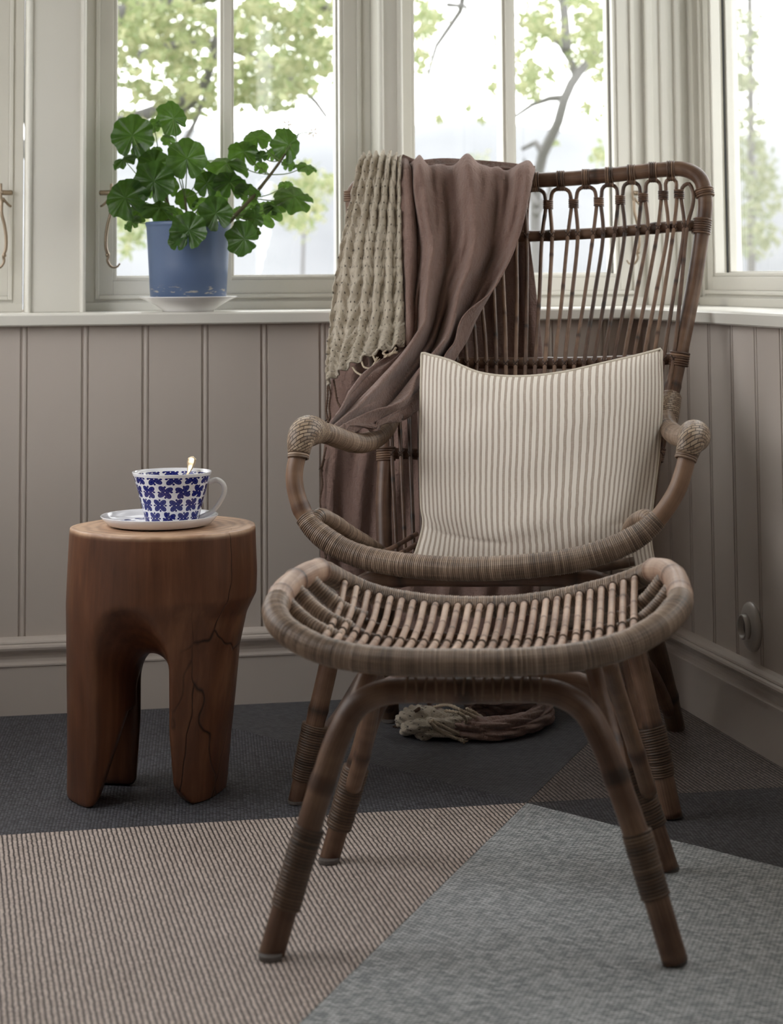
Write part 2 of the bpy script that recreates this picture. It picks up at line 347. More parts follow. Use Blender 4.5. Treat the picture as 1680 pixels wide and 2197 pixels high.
# windows ------------------------------------------------------------
def ringbox(mb, side, t0, t1, z0, z1, w_, o0, o1):
    wbox(mb, side, t0, t0 + w_, o0, o1, z0, z1); wbox(mb, side, t1 - w_, t1, o0, o1, z0, z1)
    wbox(mb, side, t0 + w_, t1 - w_, o0, o1, z0, z0 + w_); wbox(mb, side, t0 + w_, t1 - w_, o0, o1, z1 - w_, z1); return mb
def hook(side, t, z, flip, par):
    """cast hook-and-eye window stay hanging on the stile"""
    mb = MB(); s = 1 if flip else -1; o = REC + .026
    def Q(a, b, h=0): return np.array(W(side, t + s * a, o + h, z + b))
    pole(mb, [Q(-.012, .0, -.012), Q(.012, .0, .0)], .0055, 8, .004)
    pole(mb, [Q(.012, .020), Q(.011, -.012), Q(.006, -.022)], .003, 8, .003)
    pole(mb, [Q(.008, -.012), Q(-.004, -.026), Q(-.010, -.030, -.006)], .0028, 8, .003)
    pole(mb, [Q(.010, -.016, .003), Q(.010, -.045, .006), Q(.004, -.070, .006), Q(.000, -.100, .006), Q(.001, -.125, .006), Q(.006, -.138, .006)], .0036, 8, .004)
    pole(mb, [Q(.006, -.138, .006), Q(.004, -.150, .006), Q(.012, -.163, .006), Q(.024, -.164, .006), Q(.031, -.156, .006)], .0033, 8, .003, r1=.002)
    lathe_c = Q(.004, -.137, .008); V, F = [], []
    th = np.arange(10) / 10 * 2 * PI; C = np.array([lathe_c + np.array([0, (q - 2) * .0016, 0]) for q in range(5)]); V, F, t_, uv = sweep(C, [.002, .0045, .0052, .0045, .002], 10); mb.add(V, F, t_, uv)
    return mb.build('hook', METAL, par, smooth=True)
NW = [0]
def make_window(side, t0, t1, muntin=None, hooks=(), label=None):
    NW[0] += 1; wn = struct('window_%d' % NW[0], label, W(side, (t0 + t1) / 2, REC, SILL)); z0, z1 = SILL, TOPZ
    # outer frame
    mb = ringbox(MB(), side, t0, t1, z0, z1, .0225, REC - .07, REC); wbox(mb, side, t0 + .02, t1 - .02, REC - .07, REC - .002, z0 + .02, z0 + .030); wbox(mb, side, t0, t1, REC - .02, REC + .008, z0, z0 + .019); mb.build('frame', PAINT_LIT, wn, bevel=.0015)
    a, b, c, d = t0 + .0225, t1 - .0225, z0 + .026, z1 - .0225
    mb = ringbox(MB(), side, a, b, c, d, .009, REC - .01, REC + .006); mb.build('frame_bead', PAINT_LIT, wn, bevel=.002)
    a += .009; b -= .009; c += .009; d -= .009
    mb = ringbox(MB(), side, a, b, c, d, .031, REC - .035, REC - .002); mb.build('sash', PAINT_LIT, wn, bevel=.0015)
    a += .031; b -= .031; c += .031; d -= .031
    mb = ringbox(MB(), side, a, b, c, d, .0085, REC - .03, REC - .007); mb.build('sash_bead', PAINT_LIT, wn, bevel=.002)
    # black gasket and the outer sash of the coupled window
    mb = ringbox(MB(), side, a + .003, b - .003, c - .0, d, .0035, REC - .040, REC - .037); mb.build('gasket', BLACK, wn)
    mb = ringbox(MB(), side, a - .02, b + .02, c - .02, d + .02, .0315, REC - .072, REC - .043); mb.build('outer_sash', PAINT_LIT, wn, bevel=.0015)
    m = muntin if muntin else (a + b) / 2
    mb = MB(); wbox(mb, side, m - .0155, m + .0155, REC - .068, REC - .010, c - .005, d + .005); wbox(mb, side, m - .009, m + .009, REC - .068, REC - .002, c - .005, d + .005); mb.build('muntin', PAINT_LIT, wn, bevel=.0015)
    for p, q in ((a + .002, m - .012), (m + .012, b - .002)):
        mb = MB(); wbox(mb, side, p, q, REC - .060, REC - .057, c, d); mb.build('pane', GLASS, wn)
    for t, z, fl_ in hooks: hook(side, t, z, fl_, wn)
    return wn
make_window('L', .5738, 1.22, .9024, [(1.176, 1.082, False)], 'casement window behind the potted plant')
make_window('L', -.079, .540, .244, [(-.052, 1.082, True)], 'casement window behind the wicker chair')
make_window('L', 1.355, 2.0, None, [(1.392, 1.082, True)], 'edge of a casement window at the far left')
for k, (a, b) in enumerate(ws): make_window('R', a, b, .50 if k == 0 else None, [(a + .36 if False else b - .05, 1.08, True)], 'casement window on the right wall' if k == 0 else None)

# sills --------------------------------------------------------------
for i, side in enumerate('LR'):
    mb = MB(); pr = [(-.23, .7949), (.026, .7949), (.030, .798), (.031, .817), (.028, .8205), (.024, .8214), (-.23, .8214)]
    wprofile(mb, side, pr, -.23 if side == 'L' else -.02, LEN[side] + .02); o = mb.build('trim_%d' % (i + 1), PAINT_LIT); o['kind'] = 'structure'; o['label'] = 'white window sill on the %s wall' % ('left' if side == 'L' else 'right')
# baseboards
BP = [(0, -.01), (.020, -.01), (.020, .0985), (.0225, .0990), (.0225, .1025), (.0180, .1035), (.0120, .1060), (.0095, .1120), (.0100, .1180), (.0130, .1235), (.0190, .1270), (.0235, .1310), (.0250, .1360), (.0235, .1405), (.0190, .1432), (.0175, .1434), (.0175, .1442), (.0190, .1446), (.0170, .1485), (.0110, .1530), (.0, .1560)]
for side, nm in (('L', 'left'), ('R', 'right')):
    mb = MB(); wprofile(mb, side, BP, -.0, LEN[side]); o = mb.build('baseboard_' + nm, PAINT_SHADED); o['kind'] = 'structure'
# the rest of the room shell: left side wall, wall behind the camera, ceiling
def shell(name, P, Q, mat, wins=()):
    """vertical wall from P to Q (xy) of thickness .2 outward, openings (t0,t1) between sill and head"""
    P = np.array(P); Q = np.array(Q); d = Q - P; L = np.linalg.norm(d); d = d / L; n = np.array([d[1], -d[0]]); c = sum(room) / 4
    if (c - P) @ n > 0: n = -n
    fn = lambda t, o, z: (*(P + d * t + n * o), z)
    mb = MB(); mb.box(0, L, 0, .2, -.1, .82, fn); mb.box(0, L, 0, .2, TOPZ, CEIL + .05, fn); e = 0
    for a, b in list(wins) + [(L, L)]:
        if a > e: mb.box(e, a, 0, .2, .82, TOPZ, fn)
        e = b
    o = mb.build(name, mat); o['kind'] = 'structure'; return o
far = [W('L', LEN['L'], 0, 0)[:2], W('L', LEN['L'], 0, 0)[:2] + DIR['R'] * 5.6, W('L', 0, 0, 0)[:2] + DIR['R'] * 5.6]
shell('wall_side', far[0], far[1], PAINT_SHADED, [(.35, 1.65)])
shell('wall_behind', far[1], far[2], flat('dark_panelling', (56, 48, 42), .7), [])  # unseen wall, coloured dark to cut the fill light from the front
mb = MB(); V = [(c[0], c[1], z) for z in (CEIL, CEIL + .1) for c in cor]; mb.add(V, [(0, 1, 2, 3), (4, 5, 6, 7)] + [(i, (i + 1) % 4, 4 + (i + 1) % 4, 4 + i) for i in range(4)])
o = mb.build('ceiling', PAINT_SHADED); o['kind'] = 'structure'

# ------------------------------------------------------------------ outdoors
def land():
    k = N('hazy_hill', 1.); k.col(k.ramp(k.noise(k.mapg(k.co(), (.02, .02, .05)), 1.2, 4), [(.35, lin((122, 124, 127))), (.7, lin((144, 145, 147)))]))  # distance haze is put into the hill colour
    mb = MB(); n = 90; xs = np.linspace(-160, 160, n); V = []
    for x in xs:
        h = 21.5 + 1.6 * math.sin(x * .05 + 1) + .8 * math.sin(x * .13) + 2.0 * math.exp(-((x + 40) / 26) ** 2)
        V += [(x, 290, -4), (x, 300, h * .6), (x, 330, h + .9), (x, 380, h)]
    mb.add(V, [(i * 4 + j, i * 4 + j + 1, (i + 1) * 4 + j + 1, (i + 1) * 4 + j) for i in range(n - 1) for j in range(3)])
    o = mb.build('hills', k.m, smooth=True); o['kind'] = 'structure'
    k = N('lake', .12); k.col(lin((146, 148, 150))); k.bump(k.noise(k.mapg(k.co(), (.6, 3, 1)), 2, 3), .2, .05)
    mb = MB(); mb.add([(-400, 40, -3.0), (400, 40, -3.0), (400, 420, -3.0), (-400, 420, -3.0)], [(0, 1, 2, 3)]); o = mb.build('lake', k.m); o['kind'] = 'structure'
    k = N('lawn', 1.); k.col(k.ramp(k.noise(k.co(), 1.5, 5), [(.3, lin((100, 104, 86))), (.7, lin((132, 134, 118)))]))
    mb = MB(); xs = np.linspace(-60, 60, 30); ys = np.concatenate([np.linspace(-14, 30, 20), [44]])
    mb.add([(x, y, -.9 - max(0, y - 12) * .06 + .05 * math.sin(x + y)) for y in ys for x in xs], grid_faces(len(ys), 30)); o = mb.build('lawn', k.m, smooth=True); o['kind'] = 'structure'
land()
def leaf_mat(name, c1, c2, tr=.5, sp=.3):
    k = N(name, .5); at = k.n('ShaderNodeAttribute', attribute_name='tone').outputs['Fac']; c = k.mix(at, lin(c1), lin(c2)); k.col(c)
    t = k.t; tl = t.nodes.new('ShaderNodeBsdfTranslucent'); t.links.new(c, tl.inputs[0]); mx = t.nodes.new('ShaderNodeMixShader'); mx.inputs[0].default_value = tr
    t.links.new(k.b.outputs[0], mx.inputs[1]); t.links.new(tl.outputs[0], mx.inputs[2]); t.links.new(mx.outputs[0], t.nodes['Material Output'].inputs[0]); return k.m
TLEAF = leaf_mat('tree_leaf', (136, 150, 104), (178, 178, 140), .5); BARK = flat('grey_bark', (112, 110, 110), .9)
YLEAF = leaf_mat('pale_leaf', (140, 148, 122), (168, 168, 144), .5)
def leaves(mb, blobs, Y, size, dens):
    for x, y, rx, ry, dn in blobs:
        for _ in range(max(1, int(dens * dn / 16))):
            r = math.sqrt(random.random()); a = random.random() * 2 * PI; jx, jy, jY = x + rx * r * math.cos(a), y + ry * r * math.sin(a), Y + random.uniform(-.9, .9); sp = random.uniform(5, 15)
            for _ in range(16):
                c = ony(jx + random.gauss(0, sp), jy + random.gauss(0, sp * .8), jY + random.gauss(0, .12))
                u = rng.normal(size=3); u /= np.linalg.norm(u); v = np.cross(u, rng.normal(size=3)); v /= np.linalg.norm(v); s = size * random.uniform(.6, 1.25)
                mb.add([c - u * s, c - u * s * .3 + v * s * .45, c + u * s * .5 + v * s * .4, c + u * s, c + u * s * .5 - v * s * .4, c - u * s * .3 - v * s * .45], [(0, 1, 2, 3, 4, 5)], np.full(6, random.random()))
def tree(name, label, Y, trunks, blobs, size, dens, lm=TLEAF):
    base = ony(trunks[0][0][0], trunks[0][0][1], Y); base[2] = -1.2
    t = thing(name, base, label, 'tree', 'trees outside the windows')
    mb = MB()
    for P, r0, r1 in [(tr[:-2], tr[-2], tr[-1]) for tr in trunks]:
        pts = [ony(x, y, Y + .15 * math.sin(i)) for i, (x, y) in enumerate(P)]
        pole(mb, pts, r0, 8, .12, r1=r1)
    mb.build('branches', BARK, t, smooth=True)
    mb = MB(); leaves(mb, blobs, Y, size, dens); o = mb.build('foliage', lm, t); o['kind'] = 'stuff'; return t
tree('leafy_tree', 'pale green broadleaf tree filling the upper half of the left window', 9.5,
     [((-260, 1300), (-200, 700), (-60, 350), (60, 120), (150, -150), .22, .1), ((-60, 350), (120, 300), (300, 250), (430, 190), (455, 130), (470, 40), .05, .015),
      ((430, 190), (400, 240), (330, 262), .018, .01), ((300, 120), (420, 90), (560, 130), (660, 200), (700, 250), .025, .008), ((60, 120), (300, 20), (600, -20), (760, 40), .06, .02), ((380, 330), (420, 260), (440, 200), .015, .008)],
     [(360, 40, 120, 60, 1.0), (290, 120, 60, 70, .6), (420, 130, 70, 60, .8), (330, 230, 70, 50, .5), (420, 210, 40, 40, .35), (560, 60, 70, 60, 1.), (680, 50, 60, 60, .9), (640, 150, 80, 50, .8), (540, 180, 50, 50, .5), (600, 210, 50, 30, .35),
      (280, 500, 40, 40, .25), (680, 380, 40, 40, .22), (640, 440, 50, 40, .15), (380, -120, 260, 110, 2.), (680, -100, 160, 90, 1.2), (270, 40, 40, 60, .4)], .026, 760)
tree('twiggy_tree', 'bare branched tree with sparse leaves outside the middle window', 11.,
     [((1150, 900), (1152, 600), (1150, 420), (1165, 330), (1195, 270), (1212, 210), (1235, 165), (1275, 120), (1320, 60), (1380, -60), .034, .022), ((1212, 210), (1160, 215), (1120, 240), (1090, 260), .02, .008), ((1235, 165), (1215, 110), (1185, 80), (1140, 60), (1110, 50), .022, .008),
      ((1215, 110), (1212, 40), (1200, -60), .03, .02), ((1165, 330), (1140, 300), (1120, 320), .02, .01), ((1152, 440), (1130, 400), (1125, 340), .02, .008), ((1150, 460), (1180, 410), (1178, 370), .02, .01), ((1000, -60), (985, 30), (940, 90), (915, 180), (895, 240), .02, .006), ((960, 10), (1010, 20), (1000, 60), .015, .006), ((1275, 120), (1310, 140), (1330, 200), .014, .006)],
     [(900, 30, 45, 50, .3), (905, 110, 22, 60, .18), (925, 40, 40, 30, .2), (945, 250, 12, 6, .02), (1020, 240, 25, 15, .05), (1065, 200, 15, 20, .08), (1120, 110, 25, 30, .15), (1130, 180, 30, 30, .15), (1160, 150, 40, 25, .15), (1125, 190, 20, 30, .14), (1220, 40, 90, 45, 1.2), (1290, 100, 50, 70, .5), (1240, 130, 40, 20, .2), (1210, -80, 200, 80, 1.5), (1290, 240, 40, 20, .12), (1310, 340, 30, 20, .15), (1180, 300, 15, 10, .03), (1080, 130, 20, 60, .1), (1070, 90, 14, 14, .06)], .024, 700)
tree('misty_spruce', 'grey green tree seen through the window at the right edge', 14.,
     [((1612, 1100), (1612, 400), (1608, -60), .035, .02)],
     [(1600, 60, 34, 40, .25), (1600, 150, 40, 50, .4), (1604, 260, 34, 50, .25), (1615, 350, 45, 60, .5), (1625, 440, 50, 60, .5), (1620, 510, 50, 40, .4)], .028, 700, YLEAF)
tree('shore_bush', 'low pale green bush beyond the lower left window panes', 16.,
     [((640, 900), (650, 560), (655, 420), .02, .01)], [(690, 400, 34, 34, .35), (640, 480, 50, 20, .2), (270, 520, 50, 30, .25), (1010, 345, 36, 8, .06)], .03, 420, YLEAF)

# ------------------------------------------------------------------ frames of the furniture
class Frame:
    def __init__(s, o, r): s.o = np.array([o[0], o[1], 0.]); r = np.array([r[0], r[1], 0.]); s.r = r / np.linalg.norm(r); s.f = np.array([s.r[1], -s.r[0], 0])
    def L(s, a, d, z): return s.o + s.r * a + s.f * d + np.array([0, 0, z])
    def Q(s, x, y, d): r = ray(x, y); k = ((s.o - CAMP) @ s.f + d) / (r @ s.f); return CAMP + r * k
    def inv(s, p): q = p - s.o; return np.array([q @ s.r, q @ s.f, p[2]])

# ------------------------------------------------------------------ rattan armchair
CH = Frame((.21, 3.94), (.982, -.19)); Q = CH.Q; L = CH.L
chair = thing('rattan_armchair', (.21, 3.94, 0), 'tall rattan armchair with looped spindle back, facing out from the corner', 'chair')
# back frame: two posts and the top rail in one bent pole
bf = [Q(826, 1215, -.10), Q(823, 1080, -.14), Q(828, 930, -.19), Q(814, 815, -.23), Q(798, 700, -.27), Q(772, 520, -.325), Q(757, 430, -.345), Q(767, 402, -.35), Q(800, 388, -.355),
      Q(960, 388, -.385), Q(1130, 387, -.39), Q(1209, 384, -.385), Q(1317, 375, -.375), Q(1411, 365, -.362), Q(1470, 364, -.352), Q(1502, 383, -.345), Q(1513, 430, -.342), Q(1506, 500, -.335), Q(1487, 620, -.31), Q(1467, 720, -.27), Q(1450, 800, -.24), Q(1433, 875, -.21), Q(1408, 965, -.18), Q(1385, 1080, -.14), Q(1371, 1215, -.10)]
mb = MB(); BFC = pole(mb, bf, .0155, 16, .008, nodes=.33); mb.build('back_frame', RATTAN, chair, smooth=True)
def on_curve(C, s, side=0, zmin=None):
    """point of centre line C at chair-lateral s (upper run)"""
    li = np.array([CH.inv(p) for p in C]); m = li[:, 2] > (zmin if zmin else 1.0); idx = np.where(m)[0]; k = idx[np.argmin(abs(li[idx, 0] - s))]; return li[k]
def rail(name, pl, r, m=RATTAN): mb = MB(); C = pole(mb, pl, r, 12, .01, nodes=.22); mb.build(name, m, chair, smooth=True); return C
MR = rail('cross_rail', [Q(766, 500, -.33), Q(900, 512, -.355), Q(1130, 507, -.37), Q(1203, 504, -.37), Q(1310, 498, -.362), Q(1450, 486, -.34), Q(1502, 484, -.335)], .0115)
LR = rail('cross_rail', [Q(808, 775, -.245), Q(900, 778, -.265), Q(1080, 779, -.28), Q(1250, 778, -.275), Q(1400, 772, -.255), Q(1456, 768, -.25)], .0115)
R3 = rail('cross_rail', [Q(826, 972, -.175), Q(1000, 978, -.20), Q(1200, 976, -.20), Q(1405, 966, -.175)], .011)
SB = rail('seat_back_rail', [Q(826, 1196, -.105), Q(1000, 1205, -.12), Q(1200, 1203, -.12), Q(1373, 1196, -.105)], .014)
def at_s(C, s): li = np.array([CH.inv(p) for p in C]); return li[np.argmin(abs(li[:, 0] - s))]
mid = .012
bR = [.038, .091, .143, .187, .234, .275, .307]; bs = sorted(bR + [2 * mid - b for b in bR])      # where neighbouring loops are bound together
bz = [.0] * len(bs); BINDS = MB(); lash_pts = []
edges = [2 * mid - .347] + bs + [.347]
def tz(s): return on_curve(BFC, s)
for m in range(15):
    a, b = edges[m], edges[m + 1]; c = (a + b) / 2; T = tz(c); apex = T[2] - (.019 if 0 < m < 14 else .026)
    Ta, Tb = tz(a), tz(b)
    za = T[2] - .052; hw = (b - a) / 2
    legs = []
    for k, sg in ((2 * m, -1), (2 * m + 1, 1)):
        sl = mid + (k - 14.5) * .0196; e = a if sg < 0 else b; ins = -sg * .0042
        if (m == 0 and sg < 0) or (m == 14 and sg > 0): ins = -sg * .016
        mo = (ins * 2.4 if abs(ins) < .01 else ins * 1.45); M_ = at_s(MR, e + mo); Lo = at_s(LR, sl); Th = at_s(R3, sl * .92); Se = at_s(SB, sl * .84)
        db = tz(e)[1]
        P = [L(sl * .84, Se[1] + .012, Se[2] + .0), L(sl * .92, Th[1] + .0145, Th[2]), L(sl, Lo[1] + .0148, Lo[2]), L(e * .5 + sl * .5 + mo * .5, (Lo[1] + M_[1]) / 2 + .006, (Lo[2] + M_[2]) / 2), L(e + mo, M_[1] + .0145, M_[2]),
             L(e + ins, db + .008, za + .0), L(e + ins * 1.3, db + .004, za + .009), L(c + sg * hw * .62, T[1] + .002, apex - .0065)]
        if (m == 0 and sg < 0) or (m == 14 and sg > 0): P = P[:5] + [L(e - sg * .012, db + .008, T[2] - .066), L(e - sg * .0115, db + .004, T[2] - .045)]
        legs.append(P); lash_pts += [(P[1], .011), (P[2], .0115), (P[4], .0115)]
    path = legs[0] + [L(c, T[1] + .003, apex)] + legs[1][::-1]
    mb = MB(); pole(mb, path, .0041, 8, .006, nodes=.19, tone=.5 + rng.normal(0, .1)); sp = mb.build('back_spindle', RATTAN, chair, smooth=True)
    mb = MB()
    for p, rr in lash_pts:
        q = CH.inv(p); s_, d_, z_ = q
        for sx in (-1, 1):
            pole(mb, [L(s_ + sx * .0045, d_ - .012, z_ - sx * .0 - .006), L(s_ + sx * .0035, d_ + .003, z_ - .004), L(s_ - sx * .0035, d_ + .0045, z_ + .004), L(s_ - sx * .0045, d_ - .012, z_ + .008)], .0013, 5, .003, tone=.3)
    mb.build('lashing', RATTAN, sp, smooth=True)['kind'] = 'stuff'; lash_pts = []
    if 0 < m < 14:                                                  # loop tied up to the top rail
        mb = MB(); ring_wrap(mb, L(c, T[1], T[2] - .001), CH.r + np.array([0, 0, .0]), .0172, 4, .0042, .0019)
        ring_wrap(mb, L(c, T[1] + .004, T[2] - .018), CH.r, .0058, 5, .0034, .0017); mb.build('binding', RATTAN, chair, smooth=True)
    if m < 14:
        mb = MB(); e = b; ring_wrap(mb, L(e, tz(e)[1] + .008, za + .001), (0, 0, 1), .0092, 5, .0037, .0019); mb.build('binding', RATTAN, chair, smooth=True)
def bind(p, q, r, n, par=chair, mat=RATTAN, pitch=.0046):
    mb = MB(); ring_wrap(mb, (np.array(p) + np.array(q)) / 2, np.array(q) - np.array(p), r, n, pitch, .0025); return mb.build('binding', mat, par, smooth=True)
bind(Q(1511, 408, -.345), Q(1513, 420, -.342), .0172, 4); bind(Q(1507, 474, -.337), Q(1504, 498, -.333), .0172, 7); bind(Q(1459, 758, -.25), Q(1455, 782, -.248), .018, 6)
bind(Q(757, 412, -.345), Q(757, 428, -.345), .0172, 5); bind(Q(828, 962, -.175), Q(828, 986, -.172), .0175, 6); bind(Q(1407, 962, -.175), Q(1402, 986, -.172), .0175, 6)
# arms
for side in (0, 1):
    if side == 0:
        arm = [Q(838, 900, -.19), Q(826, 922, -.13), Q(800, 944, -.04), Q(770, 951, .04), Q(735, 943, .13), Q(700, 930, .22), Q(672, 926, .275)]
        kn = [Q(690, 927, .245), Q(668, 924, .28), Q(653, 930, .308), Q(644, 948, .322), Q(641, 972, .328)]
        hp = [Q(643, 962, .325), Q(632, 1010, .335), Q(634, 1050, .34), Q(648, 1095, .345), Q(668, 1128, .35)]
    else:
        arm = [Q(1440, 850, -.215), Q(1430, 890, -.18), Q(1432, 915, -.10), Q(1445, 930, .0), Q(1462, 938, .1), Q(1478, 940, .19), Q(1487, 937, .26)]
        kn = [Q(1480, 940, .22), Q(1488, 936, .265), Q(1489, 938, .30), Q(1481, 952, .322), Q(1474, 975, .328)]
        hp = [Q(1477, 965, .325), Q(1467, 1010, .335), Q(1451, 1055, .34), Q(1424, 1098, .345), Q(1395, 1132, .35)]
    mb = MB(); wrapped(mb, arm, .0185); mb.build('arm_rail', WRAP, chair, smooth=True)
    mb = MB(); C = catmull(kn, .004); n = len(C); s = np.linspace(0, 1, n); R = .0195 + .0085 * np.sin(PI * np.clip(s, 0, 1)) ** 1.3; V, F, t, uv = sweep(C, R, 24); mb.add(V, F, t, uv); mb.build('arm_joint', WOVEN, chair, smooth=True)
    mb = MB(); pole(mb, hp, .0148, 16, .008, nodes=.2, tone=.72, r1=.0155); mb.build('arm_hoop', RATTAN, chair, smooth=True)
    mb = MB(); ring_wrap(mb, kn[-1], kn[-1] - kn[-2], .0172, 5, .0040, .0022); mb.build('binding', WRAP, chair, smooth=True)
mb = MB(); C = catmull([Q(1444, 850, -.215), Q(1430, 885, -.185), Q(1424, 915, -.16)], .004); s = np.linspace(0, 1, len(C)); V, F, t, uv = sweep(C, .0175 + .008 * np.sin(PI * s * .8) ** 1.2, 22); mb.add(V, F, t, uv); mb.build('post_joint', WOVEN, chair, smooth=True)
# seat front rail (wrapped), continuing up into the hoops
fr = [Q(654, 1108, .346), Q(674, 1135, .352), Q(705, 1160, .358), Q(745, 1183, .362), Q(800, 1201, .37), Q(900, 1216, .385), Q(1010, 1221, .39), Q(1150, 1213, .385), Q(1250, 1197, .37), Q(1330, 1170, .36), Q(1380, 1142, .352), Q(1412, 1113, .346)]
mb = MB(); FRC = wrapped(mb, fr, .0198, rf=lambda s: .0175 + .0028 * np.clip(np.minimum(s, 1 - s) * 12, 0, 1)); mb.build('seat_front_rail', WRAP, chair, smooth=True)
for P in ([Q(672, 1124, .352), Q(684, 1108, .335), Q(712, 1118, .28), Q(745, 1140, .17), Q(790, 1168, .04), Q(826, 1192, -.09)], [Q(1400, 1128, .352), Q(1390, 1112, .335), Q(1368, 1116, .28), Q(1350, 1140, .17), Q(1352, 1170, .04), Q(1371, 1194, -.09)]):
    mb = MB(); wrapped(mb, P, .0135); mb.build('seat_side_rail', WRAP, chair, smooth=True)
FL = np.array([CH.inv(p) for p in FRC]); SL = np.array([CH.inv(p) for p in SB])
for i in range(23):
    s = -.232 + i * .464 / 22 + .008; f_ = FL[np.argmin(abs(FL[:, 0] - s))]; b_ = SL[np.argmin(abs(SL[:, 0] - s * .86))]; up = .35 * max(0, abs(s - .008) - .13)
    mb = MB(); pole(mb, [L(s * .86, b_[1] + .0, b_[2] + .012 + up), L(s * .95, .1, f_[2] * .5 + b_[2] * .5 - .012 + up * .5), L(s, f_[1] - .06, f_[2] - .008), L(s, f_[1] - .012, f_[2] + .012)], .0046, 8, .008, nodes=.09, tone=.5 + rng.normal(0, .1)); mb.build('seat_slat', SLAT, chair, smooth=True)
for d in (.02, .16, .27):
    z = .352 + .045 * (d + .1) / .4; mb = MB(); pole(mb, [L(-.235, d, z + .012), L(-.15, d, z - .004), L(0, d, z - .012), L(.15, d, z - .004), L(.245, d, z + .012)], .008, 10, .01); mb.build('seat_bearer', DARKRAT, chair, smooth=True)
# legs
fu = [Q(638, 1722, .34), Q(665, 1600, .34), Q(700, 1450, .335), Q(722, 1350, .33), Q(745, 1285, .33), Q(790, 1247, .33), Q(860, 1238, .33), Q(1010, 1238, .33), Q(1230, 1240, .33), Q(1305, 1258, .33), Q(1345, 1320, .33), Q(1372, 1430, .335), Q(1408, 1590, .34), Q(1443, 1752, .34)]
mb = MB(); pole(mb, fu, .0165, 16, .01, nodes=.3); mb.build('front_legs', RATTAN, chair, smooth=True)
for P in ([Q(1371, 1190, -.11), Q(1392, 1320, -.20), Q(1422, 1440, -.28), Q(1450, 1561, -.34)], [Q(826, 1190, -.11), Q(826, 1320, -.20), Q(832, 1440, -.28), Q(838, 1549, -.34)]):
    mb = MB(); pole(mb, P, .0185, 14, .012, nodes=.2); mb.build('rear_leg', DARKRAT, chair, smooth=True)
for P in ([Q(652, 1650, .33), Q(690, 1585, .24), Q(735, 1528, .12), Q(790, 1440, -.02), Q(812, 1460, -.2), Q(836, 1520, -.32)], [Q(1416, 1650, .33), Q(1395, 1585, .24), Q(1365, 1500, .10), Q(1350, 1400, -.02), Q(1395, 1440, -.2), Q(1438, 1530, -.32)]):
    mb = MB(); pole(mb, P, .0135, 12, .012); mb.build('side_stretcher', RATTAN, chair, smooth=True)
for P in ([Q(649, 1672, .34), Q(662, 1615, .34), Q(677, 1555, .337)], [Q(1423, 1665, .34), Q(1411, 1610, .34), Q(1398, 1560, .337)]):
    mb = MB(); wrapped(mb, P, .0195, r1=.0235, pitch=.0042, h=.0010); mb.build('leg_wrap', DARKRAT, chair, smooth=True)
for x, y, d in ((638, 1724, .34), (1443, 1754, .34), (1450, 1562, -.34), (838, 1550, -.34)):
    p = onz(x, y, .0); mb = MB(); lathe(mb, [(.0, 0), (.0150, 0), (.0165, .002), (.0165, .006), (.0, .0065)], (p[0], p[1], 0), 20); mb.build('foot_glide', FOOT, chair, smooth=False)

# ------------------------------------------------------------------ rattan footstool
OT = Frame((.125, 3.06), (1, -.1)); q = OT.Q; l = OT.L
foot = thing('rattan_footstool', (.125, 3.06, 0), 'low rattan footstool with a curved slatted seat, standing before the armchair', 'footstool')
mb = MB(); FR = wrapped(mb, [q(596, 1292, .06), q(591, 1315, .12), q(606, 1345, .17), q(645, 1373, .20), q(700, 1397, .22), q(800, 1416, .235), q(1000, 1422, .24), q(1150, 1418, .235), q(1260, 1405, .225), q(1350, 1380, .21), q(1420, 1340, .17), q(1454, 1305, .11), q(1459, 1288, .06)], .0187); mb.build('front_rail', WRAP, foot, smooth=True)
mb = MB(); BR = wrapped(mb, [q(678, 1226, -.13), q(700, 1228, -.16), q(740, 1250, -.19), q(800, 1275, -.205), q(900, 1295, -.215), q(1000, 1302, -.22), q(1110, 1299, -.22), q(1200, 1286, -.215), q(1280, 1268, -.205), q(1350, 1247, -.19), q(1395, 1228, -.165), q(1412, 1222, -.15)], .0165); mb.build('back_rail', WRAP, foot, smooth=True)
SIDES = []
for P in ([q(597, 1297, .07), q(606, 1272, .02), q(632, 1248, -.05), q(664, 1230, -.11), q(688, 1223, -.145)], [q(1459, 1296, .08), q(1458, 1268, .01), q(1447, 1240, -.06), q(1425, 1224, -.12), q(1400, 1224, -.155)]):
    mb = MB(); SIDES.append(pole(mb, P, .0178, 16, .006, nodes=.09, tone=.62)); mb.build('side_rail', SLAT, foot, smooth=True)
fl_ = np.array([OT.inv(p) for p in FR]); bl_ = np.array([OT.inv(p) for p in BR])
